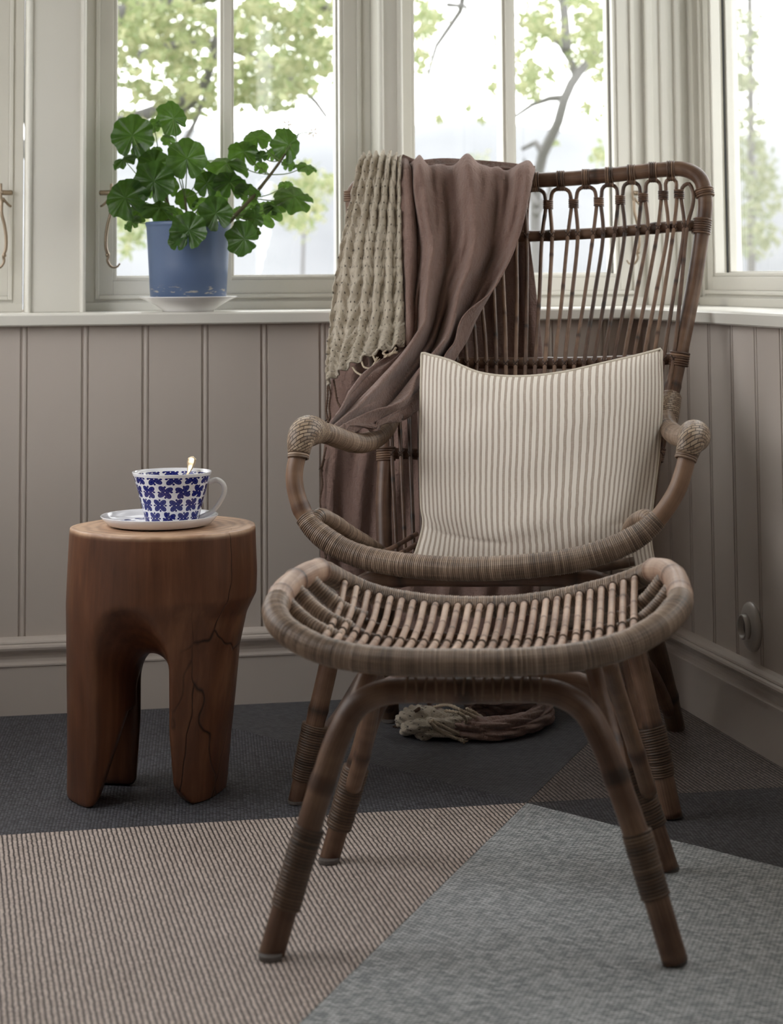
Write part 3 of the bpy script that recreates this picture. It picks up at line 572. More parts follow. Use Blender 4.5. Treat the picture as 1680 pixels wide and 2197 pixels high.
for i in range(27):
    sb = OT.inv(q(746 + i * (1362 - 746) / 26, 1285, -.2))[0]; sf = OT.inv(q(684 + i * (1352 - 684) / 26 + (6 if i > 20 else 0), 1380, .19))[0]
    b_ = bl_[np.argmin(abs(bl_[:, 0] - sb))]; f_ = fl_[np.argmin(abs(fl_[:, 0] - sf))]
    zf = f_[2] + .006; zb = b_[2] + .004
    P = [l(sb, b_[1] + .010, zb - .008), l(sb, b_[1] + .026, zb + .001), l(sb * .7 + sf * .3, -.09, zb * .65 + zf * .35 - .012), l(sb * .4 + sf * .6, .04, zb * .35 + zf * .65 - .016), l(sf, f_[1] - .055, zf - .006), l(sf, f_[1] - .012, zf - .004)]
    mb = MB(); pole(mb, P, .0050, 10, .0045, nodes=.085 + rng.uniform(-.012, .012), tone=.62 + rng.normal(0, .06)); sl_ = mb.build('seat_slat', SLAT, foot, smooth=True)
    mb = MB(); ring_wrap(mb, P[1], CH.f, .0056, 2, .004, .0012, 10); ring_wrap(mb, P[3], CH.f, .0056, 2, .004, .0012, 10); mb.build('lashing', DARKRAT, sl_, smooth=True)['kind'] = 'stuff'
for d, de in ((-.10, -.095), (-.01, -.03), (.08, .04)):
    near = lambda C_: C_[np.argmin([abs(OT.inv(p_)[1] - de) for p_ in C_])]
    A_ = near(SIDES[0]) + OT.r * .006 - np.array([0, 0, .006]); B_ = near(SIDES[1]) - OT.r * .006 - np.array([0, 0, .006]); sa, sb_ = OT.inv(A_)[0], OT.inv(B_)[0]
    mid_ = [l(sa + .055, d * .97, .401), l(-.17, d, .376), l(-.08, d, .362), l(0, d, .357), l(.09, d, .362), l(.18, d, .376), l(sb_ - .05, d * .97, .401)]
    mb = MB(); pole(mb, mid_, .0085, 12, .01); be = mb.build('seat_bearer', RATTAN, foot, smooth=True)
    for E_, m_ in ((A_, mid_[0]), (B_, mid_[-1])):
        sg = 1 if E_ is A_ else -1; E2 = OT.inv(E_); M2 = OT.inv(m_)
        P = [E_, (E_ + m_) / 2 + np.array([0, 0, -.004]), m_, l(M2[0] + sg * .03, M2[1], M2[2] - .012)]
        mb = MB(); wrapped(mb, P, .0125, r1=.0098, pitch=.0045); mb.build('bearer_wrap', WRAP, be, smooth=True)
def uleg(P, name, mat=RATTAN, r=.0165): mb = MB(); pole(mb, P, r, 16, .01, nodes=.26); return mb.build(name, mat, foot, smooth=True)
FU = [q(580, 2056, .225), q(640, 1850, .215), q(697, 1665, .21), q(727, 1580, .205), q(765, 1515, .20), q(815, 1488, .20), q(880, 1481, .20), q(1000, 1482, .20), q(1150, 1481, .20), q(1205, 1491, .20), q(1255, 1525, .20), q(1292, 1590, .205), q(1330, 1690, .21), q(1380, 1835, .215), q(1449, 2064, .222)]
uleg(FU, 'front_legs', r=.0172)
BU = [q(705, 1849, -.23), q(738, 1735, -.225), q(768, 1635, -.22), q(805, 1520, -.21), q(840, 1472, -.21), q(920, 1462, -.21), q(1200, 1460, -.21), q(1262, 1472, -.21), q(1300, 1530, -.21), q(1352, 1640, -.215), q(1395, 1745, -.215), q(1435, 1864, -.21)]
uleg(BU, 'rear_legs', r=.0155)
for P in ([q(668, 1770, .20), q(720, 1615, .17), q(768, 1500, .10), q(800, 1425, .05)], [q(1352, 1770, .20), q(1318, 1610, .16), q(1287, 1490, .08), q(1270, 1420, .04)], [q(757, 1690, -.21), q(780, 1610, -.17), q(800, 1500, -.10), q(808, 1425, -.05)], [q(1392, 1700, -.20), q(1368, 1620, -.16), q(1330, 1500, -.09), q(1308, 1425, -.04)]):
    mb = MB(); pole(mb, P, .0125, 12, .012, nodes=.2, tone=.55); mb.build('brace', RATTAN, foot, smooth=True)
for P in ([q(612, 1948, .220), q(640, 1852, .215), q(664, 1775, .212)], [q(1407, 1925, .219), q(1382, 1840, .215), q(1366, 1785, .212)], [q(726, 1776, -.226), q(745, 1712, -.223), q(764, 1648, -.22)], [q(1405, 1772, -.215), q(1382, 1712, -.215), q(1352, 1642, -.215)]):
    mb = MB(); wrapped(mb, P, .0198, r1=.0205, pitch=.0045, h=.0011); mb.build('leg_wrap', DARKRAT, foot, smooth=True)
for x, y in ((580, 2059), (1449, 2067), (705, 1852), (1435, 1867)):
    p = onz(x, y, .0); mb = MB(); lathe(mb, [(.0, 0), (.0145, 0), (.016, .002), (.016, .007), (.0, .0075)], (p[0], p[1], 0), 20); mb.build('foot_glide', FOOT, foot)
for i in range(15):                                                # cane lacing between seat and leg bow
    x = 873 + i * 20.5; dx = -6 if i % 2 else 6
    mb = MB(); pole(mb, [q(x + dx, 1440, .215), q(x, 1462, .218), q(x - dx * .3, 1482, .2185), q(x - dx * .5, 1503, .212)], .0019, 6, .006, tone=.75); mb.build('lacing', DARKRAT, foot, smooth=True)

# ------------------------------------------------------------------ carved wooden stool (signed-distance body, surface nets)
def surface_nets(Sg, o, h):
    ins = Sg < 0; nx, ny, nz = Sg.shape
    cnt = np.zeros((nx - 1, ny - 1, nz - 1)); acc = np.zeros((nx - 1, ny - 1, nz - 1, 3)); sl = lambda a, n: slice(a, n - 1 + a)
    cs = [(i, j, k) for i in (0, 1) for j in (0, 1) for k in (0, 1)]
    for a in cs:
        for ax in range(3):
            if a[ax]: continue
            b = list(a); b[ax] = 1
            A1 = Sg[sl(a[0], nx), sl(a[1], ny), sl(a[2], nz)]; B1 = Sg[sl(b[0], nx), sl(b[1], ny), sl(b[2], nz)]; m = (A1 < 0) != (B1 < 0)
            t = np.where(m, A1 / np.where(m, A1 - B1, 1), 0); cnt += m
            for c in range(3): acc[..., c] += m * (a[c] + (t if c == ax else 0))
    idx = -np.ones(cnt.shape, int); m = cnt > 0; idx[m] = np.arange(m.sum()); ii = np.argwhere(m)
    V = (ii + acc[m] / cnt[m][:, None]) * h + o; F = []
    for ax in range(3):
        s0 = [slice(1, -1)] * 3; s0[ax] = slice(0, -1); s1 = [slice(1, -1)] * 3; s1[ax] = slice(1, None)
        mm = ins[tuple(s0)] != ins[tuple(s1)]; P = np.argwhere(mm)
        for c in range(3):
            if c != ax: P[:, c] += 1
        u, v = [c for c in range(3) if c != ax]; q4 = []
        for du, dv in ((-1, -1), (0, -1), (0, 0), (-1, 0)):
            R_ = P.copy(); R_[:, u] += du; R_[:, v] += dv; q4.append(idx[R_[:, 0], R_[:, 1], R_[:, 2]])
        F.append(np.stack(q4, 1))
    return V, np.concatenate(F)
def wood():
    k = N('carved_teak', .38); o = k.co(); geo = k.n('ShaderNodeNewGeometry')
    rings = k.n('ShaderNodeTexWave', wave_type='RINGS', rings_direction='Z'); k.put(rings.inputs['Vector'], k.mapg(o, (1, 1, .12))); rings.inputs['Scale'].default_value = 16; rings.inputs['Distortion'].default_value = 5; rings.inputs['Detail'].default_value = 3; rings.inputs['Detail Scale'].default_value = 1.4
    gr = k.noise(k.mapg(o, (40, 40, 3)), 2, 5, .6, .4); bl = k.noise(k.mapg(o, (4, 4, 2)), 1.6, 4, .55, .8)
    f = k.math('ADD', k.math('MULTIPLY', rings.outputs['Fac'], .08), k.math('ADD', k.math('MULTIPLY', gr, .38), k.math('MULTIPLY', bl, .62)))
    c = k.ramp(f, [(.3, lin((58, 34, 23))), (.55, lin((100, 63, 43))), (.85, lin((140, 98, 70)))])
    vo = k.n('ShaderNodeTexVoronoi', feature='DISTANCE_TO_EDGE'); k.put(vo.inputs['Vector'], k.mix(.12, k.mapg(o, (5, 5, 1.6), (0, .45, 0)), k.n('ShaderNodeTexNoise').outputs['Color'])); vo.inputs['Scale'].default_value = 2.4
    sx = k.n('ShaderNodeSeparateXYZ'); k.put(sx.inputs[0], o); msk = k.ramp(k.math('ADD', sx.outputs[0], k.math('MULTIPLY', k.math('SUBTRACT', .2, sx.outputs[2]), .25)), [(.02, g(0)), (.06, g(1))])
    crack = k.math('MULTIPLY', k.ramp(vo.outputs['Distance'], [(.0, g(1)), (.014, g(0))]), msk)
    c = k.mix(crack, c, lin((26, 12, 6)))
    # light falling on the top, painted in as a paler colour
    top = k.ramp(sx.outputs[2], [(.452, g(0)), (.4565, g(1))])
    k.bump(k.math('SUBTRACT', k.math('MULTIPLY', gr, .3), crack), .5, .002)
    return k.col(k.mix(top, c, k.ramp(k.math('ADD', k.math('MULTIPLY', rings.outputs['Fac'], .3), bl), [(.3, lin((150, 112, 86))), (.8, lin((208, 174, 144)))])))
def stool():
    h = .0042; xs = np.arange(-.19, .19, h); zs = np.arange(-.012, .475, h)
    X, Y, Z = np.meshgrid(xs, xs, zs, indexing='ij'); th = np.arctan2(Y, X); r = np.hypot(X, Y)
    prR = np.interp(zs, [0, .09, .18, .25, .31, .345, .38, .46], [.100, .109, .121, .129, .144, .163, .165, .163]); prL = np.interp(zs, [0, .2, .33, .46], [.170, .172, .171, .163]); prB = np.interp(zs, [0, .2, .33, .46], [.135, .145, .158, .163])
    wr_ = np.clip(np.cos(th + .35), 0, 1) ** 1.2; wl_ = np.clip(np.cos(th + PI - .35), 0, 1) ** 1.2; sm = np.clip(1 - wr_ - wl_, 0, 1)
    R = (prR * wr_ + prL * wl_ + prB * sm) / (wr_ + wl_ + sm) + .0025 * np.sin(3 * th + 9 * Z) + .0018 * np.sin(5 * th - 1.5)
    D = r - R; smax = lambda a, b, k: np.maximum(a, b) + np.maximum(k - abs(a - b), 0) ** 2 / (4 * k)
    D = smax(D, Z - .46, .004); D = smax(D, -Z, .004)
    def cut(D, ang, w0, w1, ht, fl, k=.016):
        a = math.radians(ang); u = X * math.cos(a) + Y * math.sin(a); v = -X * math.sin(a) + Y * math.cos(a); rho = np.clip(u, 0, .2)
        wd = w0 + (w1 - w0) * np.clip((rho - .03) / .13, 0, 1) ** 1.5; top = ht + fl * np.clip((rho - .05) / .11, 0, 1) ** 1.6
        wz = wd * (1 + .18 * np.clip((.12 - Z) / .12, 0, 1)); zz = Z - (top - wd); arch = np.where(zz > 0, np.hypot(v, zz) - wd, abs(v) - wz); arch = np.maximum(arch, -(u + .012))
        return smax(D, -arch, k)
    D = cut(D, -106, .036, .070, .247, .085); D = cut(D, 101, .037, .050, .240, .03); D = cut(D, 172, .024, .028, .20, .01)
    # chamfered feet
    nrm = np.array([.45, -.75, -.5]); D = smax(D, (-(X - .03) * .75 - (Y + .10) * .25 - Z * .75 + .012), .004) if False else D
    D = smax(D, np.where(X > -.02, (.022 - X) * .62 + (-Y - .06) * .35 + (.035 - Z) * .7 - .014, -1), .004)
    D = smax(D, np.minimum(np.minimum(X + .108 - .33 * Z, -X + .0), np.minimum(-Y - .0, (.15 - Z) * .8)), .006)
    V, F = surface_nets(D, np.array([xs[0], xs[0], zs[0]]), h)
    V[:, 2] = np.clip(V[:, 2], 0, .46); c = np.array([-.405, 3.752, 0])
    mb = MB(); mb.add(V + c, F); o = mb.build('carved_stool', wood(), None, smooth=True, base=c)
    tag(o, 'dark carved wooden stump stool on thick arched legs, left of the armchair', 'stool'); return o
stool()

# ------------------------------------------------------------------ cup, saucer, spoon on the stool
SCX, SCY = -.414, 3.742
mb = MB(); lathe(mb, [(0, 0), (.062, 0), (.078, .001), (.0905, .004), (.0985, .0125), (.1035, .0185), (.1028, .0195), (.1012, .0190), (.095, .0125), (.086, .0065), (.07, .0050), (0, .0045)], (SCX, SCY, .4602), 96)
def saucer_mat():
    k = N('saucer_glaze', .1); o = k.co(); sx = k.n('ShaderNodeSeparateXYZ'); k.put(sx.inputs[0], o); x, y, z = sx.outputs
    r = k.math('SQRT', k.math('ADD', k.math('MULTIPLY', x, x), k.math('MULTIPLY', y, y))); a = k.math('ARCTAN2', y, x)
    u = k.math('MULTIPLY', a, 12 / (2 * PI)); v = k.math('DIVIDE', k.math('SUBTRACT', r, .070), .03)
    fu = k.math('SUBTRACT', u, k.math('ROUND', u)); rr = k.math('SQRT', k.math('ADD', k.math('MULTIPLY', fu, fu), k.math('MULTIPLY', v, v))); an = k.math('ARCTAN2', v, fu)
    pet = k.math('ADD', .12, k.math('MULTIPLY', .34, k.math('SQRT', k.math('ABSOLUTE', k.math('SINE', k.math('MULTIPLY', an, 2.))))))
    top = k.math('GREATER_THAN', z, .0035); ins = k.math('MULTIPLY', k.math('LESS_THAN', rr, pet), k.math('MULTIPLY', top, k.math('LESS_THAN', r, .086)))
    return k.col(k.mix(ins, lin((236, 236, 240)), lin((28, 36, 112))))
sau = mb.build('saucer', saucer_mat(), None, smooth=True, base=(SCX, SCY, .4602)); tag(sau, 'white saucer with blue print under the teacup on the wooden stool', 'saucer')
CUX, CUY = -.392, 3.742; CZ = .4655
def cup_mat():
    k = N('cup_glaze', .1); o = k.co(); sx = k.n('ShaderNodeSeparateXYZ'); k.put(sx.inputs[0], o); x, y, z = sx.outputs
    a = k.math('ARCTAN2', y, x); v = k.math('DIVIDE', k.math('SUBTRACT', z, .0005), .0232); row = k.math('FLOOR', v); fv = k.math('SUBTRACT', k.math('SUBTRACT', v, row), .5)
    u = k.math('ADD', k.math('MULTIPLY', a, 12 / (2 * PI)), k.math('ADD', k.math('MULTIPLY', k.math('MODULO', row, 2.), .45), k.math('MULTIPLY', row, .09)))
    cell = k.math('ROUND', u); fu = k.math('SUBTRACT', u, cell)
    wn = k.n('ShaderNodeTexWhiteNoise', noise_dimensions='2D'); cb = k.n('ShaderNodeCombineXYZ'); k.put(cb.inputs[0], cell); k.put(cb.inputs[1], row); k.put(wn.inputs['Vector'], cb.outputs[0])
    rot = k.math('MULTIPLY', k.math('SUBTRACT', wn.outputs['Value'], .5), .5)
    fu2 = k.math('MULTIPLY', fu, 1.12); cr_, sr_ = k.math('COSINE', rot), k.math('SINE', rot)
    xr = k.math('ABSOLUTE', k.math('SUBTRACT', k.math('MULTIPLY', fu2, cr_), k.math('MULTIPLY', fv, sr_))); yr = k.math('ABSOLUTE', k.math('ADD', k.math('MULTIPLY', fu2, sr_), k.math('MULTIPLY', fv, cr_)))
    hyp = lambda p, q_: k.math('SQRT', k.math('ADD', k.math('MULTIPLY', p, p), k.math('MULTIPLY', q_, q_)))
    pa = k.math('DIVIDE', k.math('SUBTRACT', k.math('MULTIPLY', k.math('ADD', xr, yr), .7071), .30), .27); pq = k.math('DIVIDE', k.math('MULTIPLY', k.math('SUBTRACT', xr, yr), .7071), .185)
    rr = hyp(pa, pq); inp = k.math('LESS_THAN', rr, 1.)
    # small drops between the petals
    ax = k.math('ABSOLUTE', fu2); av = k.math('ABSOLUTE', fv)
    d1 = k.math('SQRT', k.math('ADD', k.math('POWER', k.math('SUBTRACT', ax, .40), 2.), k.math('POWER', k.math('MULTIPLY', fv, 1.2), 2.))); d2 = k.math('SQRT', k.math('ADD', k.math('POWER', k.math('MULTIPLY', fu2, 1.2), 2.), k.math('POWER', k.math('SUBTRACT', av, .40), 2.)))
    drop = k.math('LESS_THAN', k.math('MINIMUM', d1, d2), .085)
    r = k.math('SQRT', k.math('ADD', k.math('MULTIPLY', x, x), k.math('MULTIPLY', y, y)))
    outer = k.math('GREATER_THAN', r, k.math('ADD', .0435, k.math('MULTIPLY', z, .262))); band = k.math('LESS_THAN', z, .0835)
    fac = k.math('MULTIPLY', k.math('MAXIMUM', inp, drop), k.math('MULTIPLY', outer, band))
    sw = k.math('LESS_THAN', k.math('ABSOLUTE', k.math('SUBTRACT', rr, .55)), .09)
    return k.col(k.mix(fac, lin((238, 238, 242)), k.mix(k.math('MULTIPLY', sw, .35), lin((24, 30, 108)), lin((84, 96, 168)))))
cup = thing('teacup', (CUX, CUY, CZ), 'white teacup with a dense blue petal pattern, on the saucer', 'cup')
mb = MB(); lathe(mb, [(0, .001), (.040, .001), (.0455, .0), (.0468, .003), (.0520, .025), (.0585, .050), (.0655, .075), (.0698, .0880), (.0698, .0892), (.0684, .0892), (.0640, .075), (.0570, .050), (.0500, .025), (.044, .006), (0, .005)], (CUX, CUY, CZ), 96); mb.build('bowl', cup_mat(), cup, smooth=True)
mb = MB(); pole(mb, [(CUX + .0640, CUY, CZ + .070), (CUX + .080, CUY, CZ + .0735), (CUX + .0905, CUY, CZ + .066), (CUX + .0925, CUY, CZ + .053), (CUX + .086, CUY, CZ + .038), (CUX + .072, CUY, CZ + .020), (CUX + .0555, CUY, CZ + .0115), (CUX + .0460, CUY, CZ + .0070)], .0048, 14, .003, r1=.0042); mb.build('handle', CERAMIC, cup, smooth=True)
k = N('tea', .05); mb = MB(); lathe(mb, [(0, .0), (.0612, .0), (.0612, .0004), (0, .0004)], (CUX, CUY, CZ + .066), 48); tea = mb.build('tea', k.col(lin((96, 60, 34))), cup)
BRASS = flat('worn_gilt', (226, 204, 170), .3, Metallic=.8)
sp = MB(); P = [np.array([CUX - .005, CUY - .01, CZ + .014]), np.array([CUX + .015, CUY + .02, CZ + .06]), np.array([CUX + .0275, CUY + .042, CZ + .090]), np.array([CUX + .0315, CUY + .047, CZ + .111])]
C = catmull(P, .002); n = len(C); s_ = np.linspace(0, 1, n); Rr = np.interp(s_, [0, .1, .2, .3, .75, .9, .97, 1], [.001, .009, .010, .002, .003, .0100, .0095, .002])
V, F, t, uv = sweep(C, Rr, 14, flat_=.28); sp.add(V, F, t, uv); o = sp.build('teaspoon', BRASS, None, smooth=True, base=P[0]); tag(o, 'small gilt teaspoon standing in the patterned teacup', 'spoon')

# ------------------------------------------------------------------ plate and potted geranium on the sill
PX, PY = -.4405, 4.535
mb = MB(); lathe(mb, [(0, 0), (.050, 0), (.054, .0), (.056, .004), (.070, .013), (.088, .023), (.105, .0305), (.1055, .0318), (.104, .0322), (.086, .0262), (.068, .0170), (.054, .0100), (0, .0095)], (PX, PY, SILL + .0002), 96)
o = mb.build('plate', CERAMIC, None, smooth=True, base=(PX, PY, SILL)); tag(o, 'plain white plate under the blue flowerpot on the window sill', 'plate')
pot = thing('potted_geranium', (PX, PY, SILL + .0255), 'leafy green geranium in a blue flowerpot on the window sill', 'potted plant')
def pot_mat():
    k = N('blue_glaze', .42); o = k.co(); sx = k.n('ShaderNodeSeparateXYZ'); k.put(sx.inputs[0], o)
    nz = k.noise(k.mapg(o, (14, 14, 60)), 3, 5, .6); band = k.ramp(sx.outputs[2], [(.004, g(0)), (.010, g(1)), (.024, g(1)), (.032, g(0))])
    chip = k.math('MULTIPLY', k.ramp(nz, [(.57, g(0)), (.62, g(1))]), band)
    return k.col(k.mix(chip, k.mix(k.noise(o, 12, 3), lin((78, 96, 128)), lin((92, 110, 140))), lin((176, 170, 160))))
HP = .167; PZ = SILL + .0255
mb = MB(); lathe(mb, [(0, 0), (.079, 0), (.0815, .002), (.0855, .075), (.0902, .155), (.0915, .1585), (.0925, .1595), (.0925, .166), (.0905, HP), (.0885, .166), (.0875, .150), (.0855, .145), (0, .145)], (PX, PY, PZ), 72); mb.build('pot', pot_mat(), pot, smooth=True)
mb = MB(); th = np.linspace(0, 2 * PI, 25)[:-1]; V = [(PX, PY, PZ + .151)] + [(PX + r * math.cos(a), PY + r * math.sin(a), PZ + .148 + .004 * random.random()) for r in (.03, .06, .087) for a in th]
F = [(0, 1 + i, 1 + (i + 1) % 24) for i in range(24)] + [(1 + 24 * j + i, 1 + 24 * j + (i + 1) % 24, 25 + 24 * j + (i + 1) % 24, 25 + 24 * j + i) for j in (0, 1) for i in range(24)]
mb.add(V, F).build('soil', flat('soil', (58, 44, 34), .95), pot, smooth=True)
def ger_mat():
    k = N('geranium_leaf', .34); uv = k.co('UV'); sx = k.n('ShaderNodeSeparateXYZ'); k.put(sx.inputs[0], uv); at = k.n('ShaderNodeAttribute', attribute_name='tone').outputs['Fac']
    vein = k.ramp(k.math('ABSOLUTE', k.math('SINE', k.math('MULTIPLY', sx.outputs[0], 3.5))), [(.0, g(1)), (.09, g(0))]); vein = k.math('MULTIPLY', vein, k.math('SUBTRACT', 1., sx.outputs[1]))
    zone = k.ramp(k.math('ABSOLUTE', k.math('SUBTRACT', sx.outputs[1], .62)), [(.0, g(.45)), (.16, g(0))])
    c = k.mix(at, lin((38, 70, 28)), lin((110, 148, 72))); c = k.mix(zone, c, lin((36, 62, 26))); c = k.mix(k.math('MULTIPLY', vein, .6), c, lin((140, 170, 88)))
    k.bump(k.math('ADD', k.noise(k.co(), 70, 4), k.math('MULTIPLY', vein, -1.)), .5, .003); k.col(c)
    t = k.t; tl = t.nodes.new('ShaderNodeBsdfTranslucent'); t.links.new(k.mix(.5, c, lin((120, 160, 50))), tl.inputs[0]); mx = t.nodes.new('ShaderNodeMixShader'); mx.inputs[0].default_value = .22
    t.links.new(k.b.outputs[0], mx.inputs[1]); t.links.new(tl.outputs[0], mx.inputs[2]); t.links.new(mx.outputs[0], t.nodes['Material Output'].inputs[0]); return k.m
GER = ger_mat(); STEM = flat('green_stem', (106, 128, 70), .5); WOODY = flat('woody_stem', (88, 82, 54), .7)
def gleaf(px_, py_, rad, dY, yaw, tilt, roll, tone, sq=1.):
    """scalloped kidney leaf: yaw/tilt turn its face away from the camera, roll turns the notch"""
    c = ony(px_, py_, 4.53 + dY); R = rad / F_PX * (4.53 + dY); nt_ = 72; nr = 7; V = []; T = []; U = []
    for j in range(nr):
        f = j / (nr - 1)
        for i in range(nt_):
            a = i / nt_ * 2 * PI; lob = abs(math.sin(3.5 * a + 1.57)) ** .6; edge = 1 + .15 * (lob - .6) + .035 * abs(math.sin(10.5 * a))
            notch = 1 - .62 * math.exp(-((abs(a - PI)) / .09) ** 2); edge *= notch
            r = R * f * edge; x, y = r * math.cos(a), r * math.sin(a)
            z = R * (.26 * f * f - .06 + .10 * f * math.cos(7 * a) + .07 * f * math.sin(3 * a + px_) + .04 * f * math.sin(14 * a + px_))
            V.append((x, y, z)); T.append(tone); U.append((a, f))
    V = np.array(V); V[:, 1] *= sq
    ca, sa = math.cos(roll), math.sin(roll); V[:, :2] = V[:, :2] @ np.array([[ca, sa], [-sa, ca]])
    B = np.stack([V[:, 0], -V[:, 2], V[:, 1]], 1)          # facing -Y (camera)
    ct, st = math.cos(tilt), math.sin(tilt); B = B @ np.array([[1, 0, 0], [0, ct, st], [0, -st, ct]])
    cy_, sy_ = math.cos(yaw), math.sin(yaw); B = B @ np.array([[cy_, sy_, 0], [-sy_, cy_, 0], [0, 0, 1]])
    F = [(j * nt_ + i, j * nt_ + (i + 1) % nt_, (j + 1) * nt_ + (i + 1) % nt_, (j + 1) * nt_ + i) for j in range(nr - 1) for i in range(nt_)]
    MB().add(B + c, F, T, U).build('leaf', GER, pot, smooth=True); return c
LV = [(284, 291, 44, .02, .2, .1, 1.5, .1), (371, 254, 37, .05, -.5, .2, 2.4, .12), (330, 269, 15, .05, .3, .3, 1, .8), (266, 343, 26, -.01, .9, 1.0, 2.6, .1), (334, 323, 14, .03, .5, .8, 1, .7), (331, 352, 36, .02, .1, .5, 1.6, .1),
      (401, 340, 42, -.03, .0, .1, 1.6, .2), (330, 389, 43, -.04, .15, .2, 1.4, .15), (270, 425, 44, -.05, .45, .35, 2.2, .1), (343, 448, 40, -.04, -.2, 1.05, 2.6, .35), (400, 425, 24, .03, .1, .5, 1.7, .1), (345, 470, 18, .05, .2, .2, 1, 1.), (283, 477, 20, .0, .9, .7, 2.2, .7),
      (405, 494, 38, -.115, .0, .0, 1.5, .2), (381, 518, 20, -.115, .1, -.2, 1.5, .25), (463, 457, 36, -.08, -.1, .1, 1.9, .2), (523, 512, 38, -.075, -.5, -.1, 2.9, .15), (444, 394, 27, .0, .2, .3, 1.6, .05), (494, 392, 36, -.02, -.1, .8, 1.6, .15), (532, 408, 28, -.02, -.3, .9, 1.4, .3),
      (486, 353, 48, .0, -.2, 1.15, 2.0, .6), (523, 326, 33, .0, -.1, .7, 1.7, .3), (552, 296, 30, .02, .2, .9, 1.8, .4), (617, 311, 38, .0, -.7, .2, 1.2, .25), (656, 357, 24, .02, -.4, 1.15, 2.8, .55), (630, 423, 42, -.01, -.2, .95, 2.6, .4), (590, 440, 26, .03, .3, .9, 1.2, .3), (572, 456, 34, .05, -.1, .8, 2.2, .95), (546, 469, 22, .0, -.4, .4, 2., .45), (560, 358, 15, .03, .2, .6, 1, .9), (620, 352, 15, .02, -.3, .5, 1.2, .8), (560, 335, 13, -.01, .3, .3, 2, .2), (430, 440, 20, .04, .4, .5, 1, .9), (512, 455, 16, .02, .3, .6, 1, .8), (545, 500, 14, -.01, .6, .4, 1, .5)]
LV += [(300, 322, 20, .04, .4, .6, 1.2, .5), (362, 300, 16, .05, -.3, .7, 2., .6), (358, 398, 26, .01, .0, .4, 1.8, .3), (300, 452, 26, .0, .5, .6, 2.4, .25), (372, 462, 22, .04, .1, .5, 1.4, .75), (430, 372, 20, .04, -.3, .8, 1.5, .5), (468, 420, 22, .03, .3, .6, 2.1, .7), (505, 350, 20, .04, -.2, .9, 1.2, .7), (612, 398, 16, .04, .2, .8, 1.9, .8), (540, 440, 20, .03, -.3, .5, 1.3, .6), (312, 410, 18, .05, .5, .4, 2., .8), (582, 330, 15, .03, .4, .6, 1.4, .7)]
B0 = np.array([PX, PY, PZ + .150])
left_n = ony(372, 470, 4.53); br = [ony(470, 500, 4.53), ony(505, 462, 4.52), ony(540, 425, 4.52), ony(580, 375, 4.53), ony(602, 345, 4.53), ony(612, 330, 4.53)]
for P_, r0, r1 in ((br, .0052, .0026), ([ony(372, 492, 4.53), ony(369, 470, 4.53), ony(362, 440, 4.53), ony(345, 400, 4.53)], .004, .0022), ([ony(402, 495, 4.54), ony(400, 455, 4.53), ony(396, 420, 4.53)], .0036, .002)):
    mb = MB(); pole(mb, P_, r0, 9, .006, nodes=.03, r1=r1); mb.build('stem', WOODY, pot, smooth=True)
hubs = [br[1], br[2], br[3], br[4], ony(369, 470, 4.53), ony(362, 440, 4.53), ony(400, 470, 4.53), ony(397, 425, 4.53)]
for a in LV:
    c = gleaf(*a[:3], a[3], a[4], a[5], a[6], a[7])
    hb = min(hubs, key=lambda h_: np.linalg.norm(h_ - c) + (.10 if h_[2] > c[2] + .01 else 0) - (0)) if a[1] > 300 or a[0] > 480 else (hubs[5] if a[0] < 350 else hubs[7])
    m_ = (hb + c) / 2 + np.array([0, .005, -.006]); mb = MB(); pole(mb, [hb, m_, c + np.array([0, .004, 0])], .0014, 6, .008, r1=.001); mb.build('leaf_stalk', STEM, pot, smooth=True)
PET = leaf_mat('petal', (226, 216, 206), (240, 232, 226), .5)
for (x, y), s0 in (((617, 267), (640, 285)), ((672, 284), (640, 288))):
    c = ony(x, y, 4.52); mb = MB(); pole(mb, [br[5], ony(*s0, 4.52), c], .0009, 6, .006); mb.build('flower_stalk', STEM, pot, smooth=True)
    mb = MB()
    for i in range(5):
        a = i * 1.256 + x; d = np.array([math.cos(a), .4 * math.sin(a * 2), math.sin(a)]); e = np.cross(d, [0, 1, 0]); e /= np.linalg.norm(e); Lp = .012 + .004 * (i % 2)
        mb.add([c, c + d * Lp * .5 + e * .0022, c + d * Lp, c + d * Lp * .5 - e * .0022], [(0, 1, 2, 3)], np.full(4, .5))
    mb.build('flower', PET, pot)

# ------------------------------------------------------------------ striped cushion
def cush_mat():
    k = N('striped_linen', .85); uv = k.co('UV'); sx = k.n('ShaderNodeSeparateXYZ'); k.put(sx.inputs[0], uv); u, v = sx.outputs[0], sx.outputs[1]
    wob = k.math('MULTIPLY', k.math('SUBTRACT', k.noise(k.mapg(uv, (3, 6, 1)), 2, 2), .5), .006); uu = k.math('ADD', u, wob)
    s = k.math('SINE', k.math('MULTIPLY', uu, 2 * PI * 44)); s2 = k.math('SINE', k.math('MULTIPLY', uu, 2 * PI * 132))
    f = k.ramp(k.math('ADD', s, k.math('MULTIPLY', s2, .35)), [(.25, g(0)), (.75, g(1))])
    th_ = k.noise(k.mapg(uv, (420, 40, 1)), 1, 3); tw = k.noise(k.mapg(uv, (40, 420, 1)), 1, 3)
    f = k.math('MULTIPLY', f, k.math('ADD', .45, k.math('MULTIPLY', k.math('ADD', th_, tw), .5)))
    k.bump(k.math('ADD', th_, tw), .35, .0012)
    return k.col(k.mix(f, lin((240, 232, 221)), lin((178, 162, 147))))
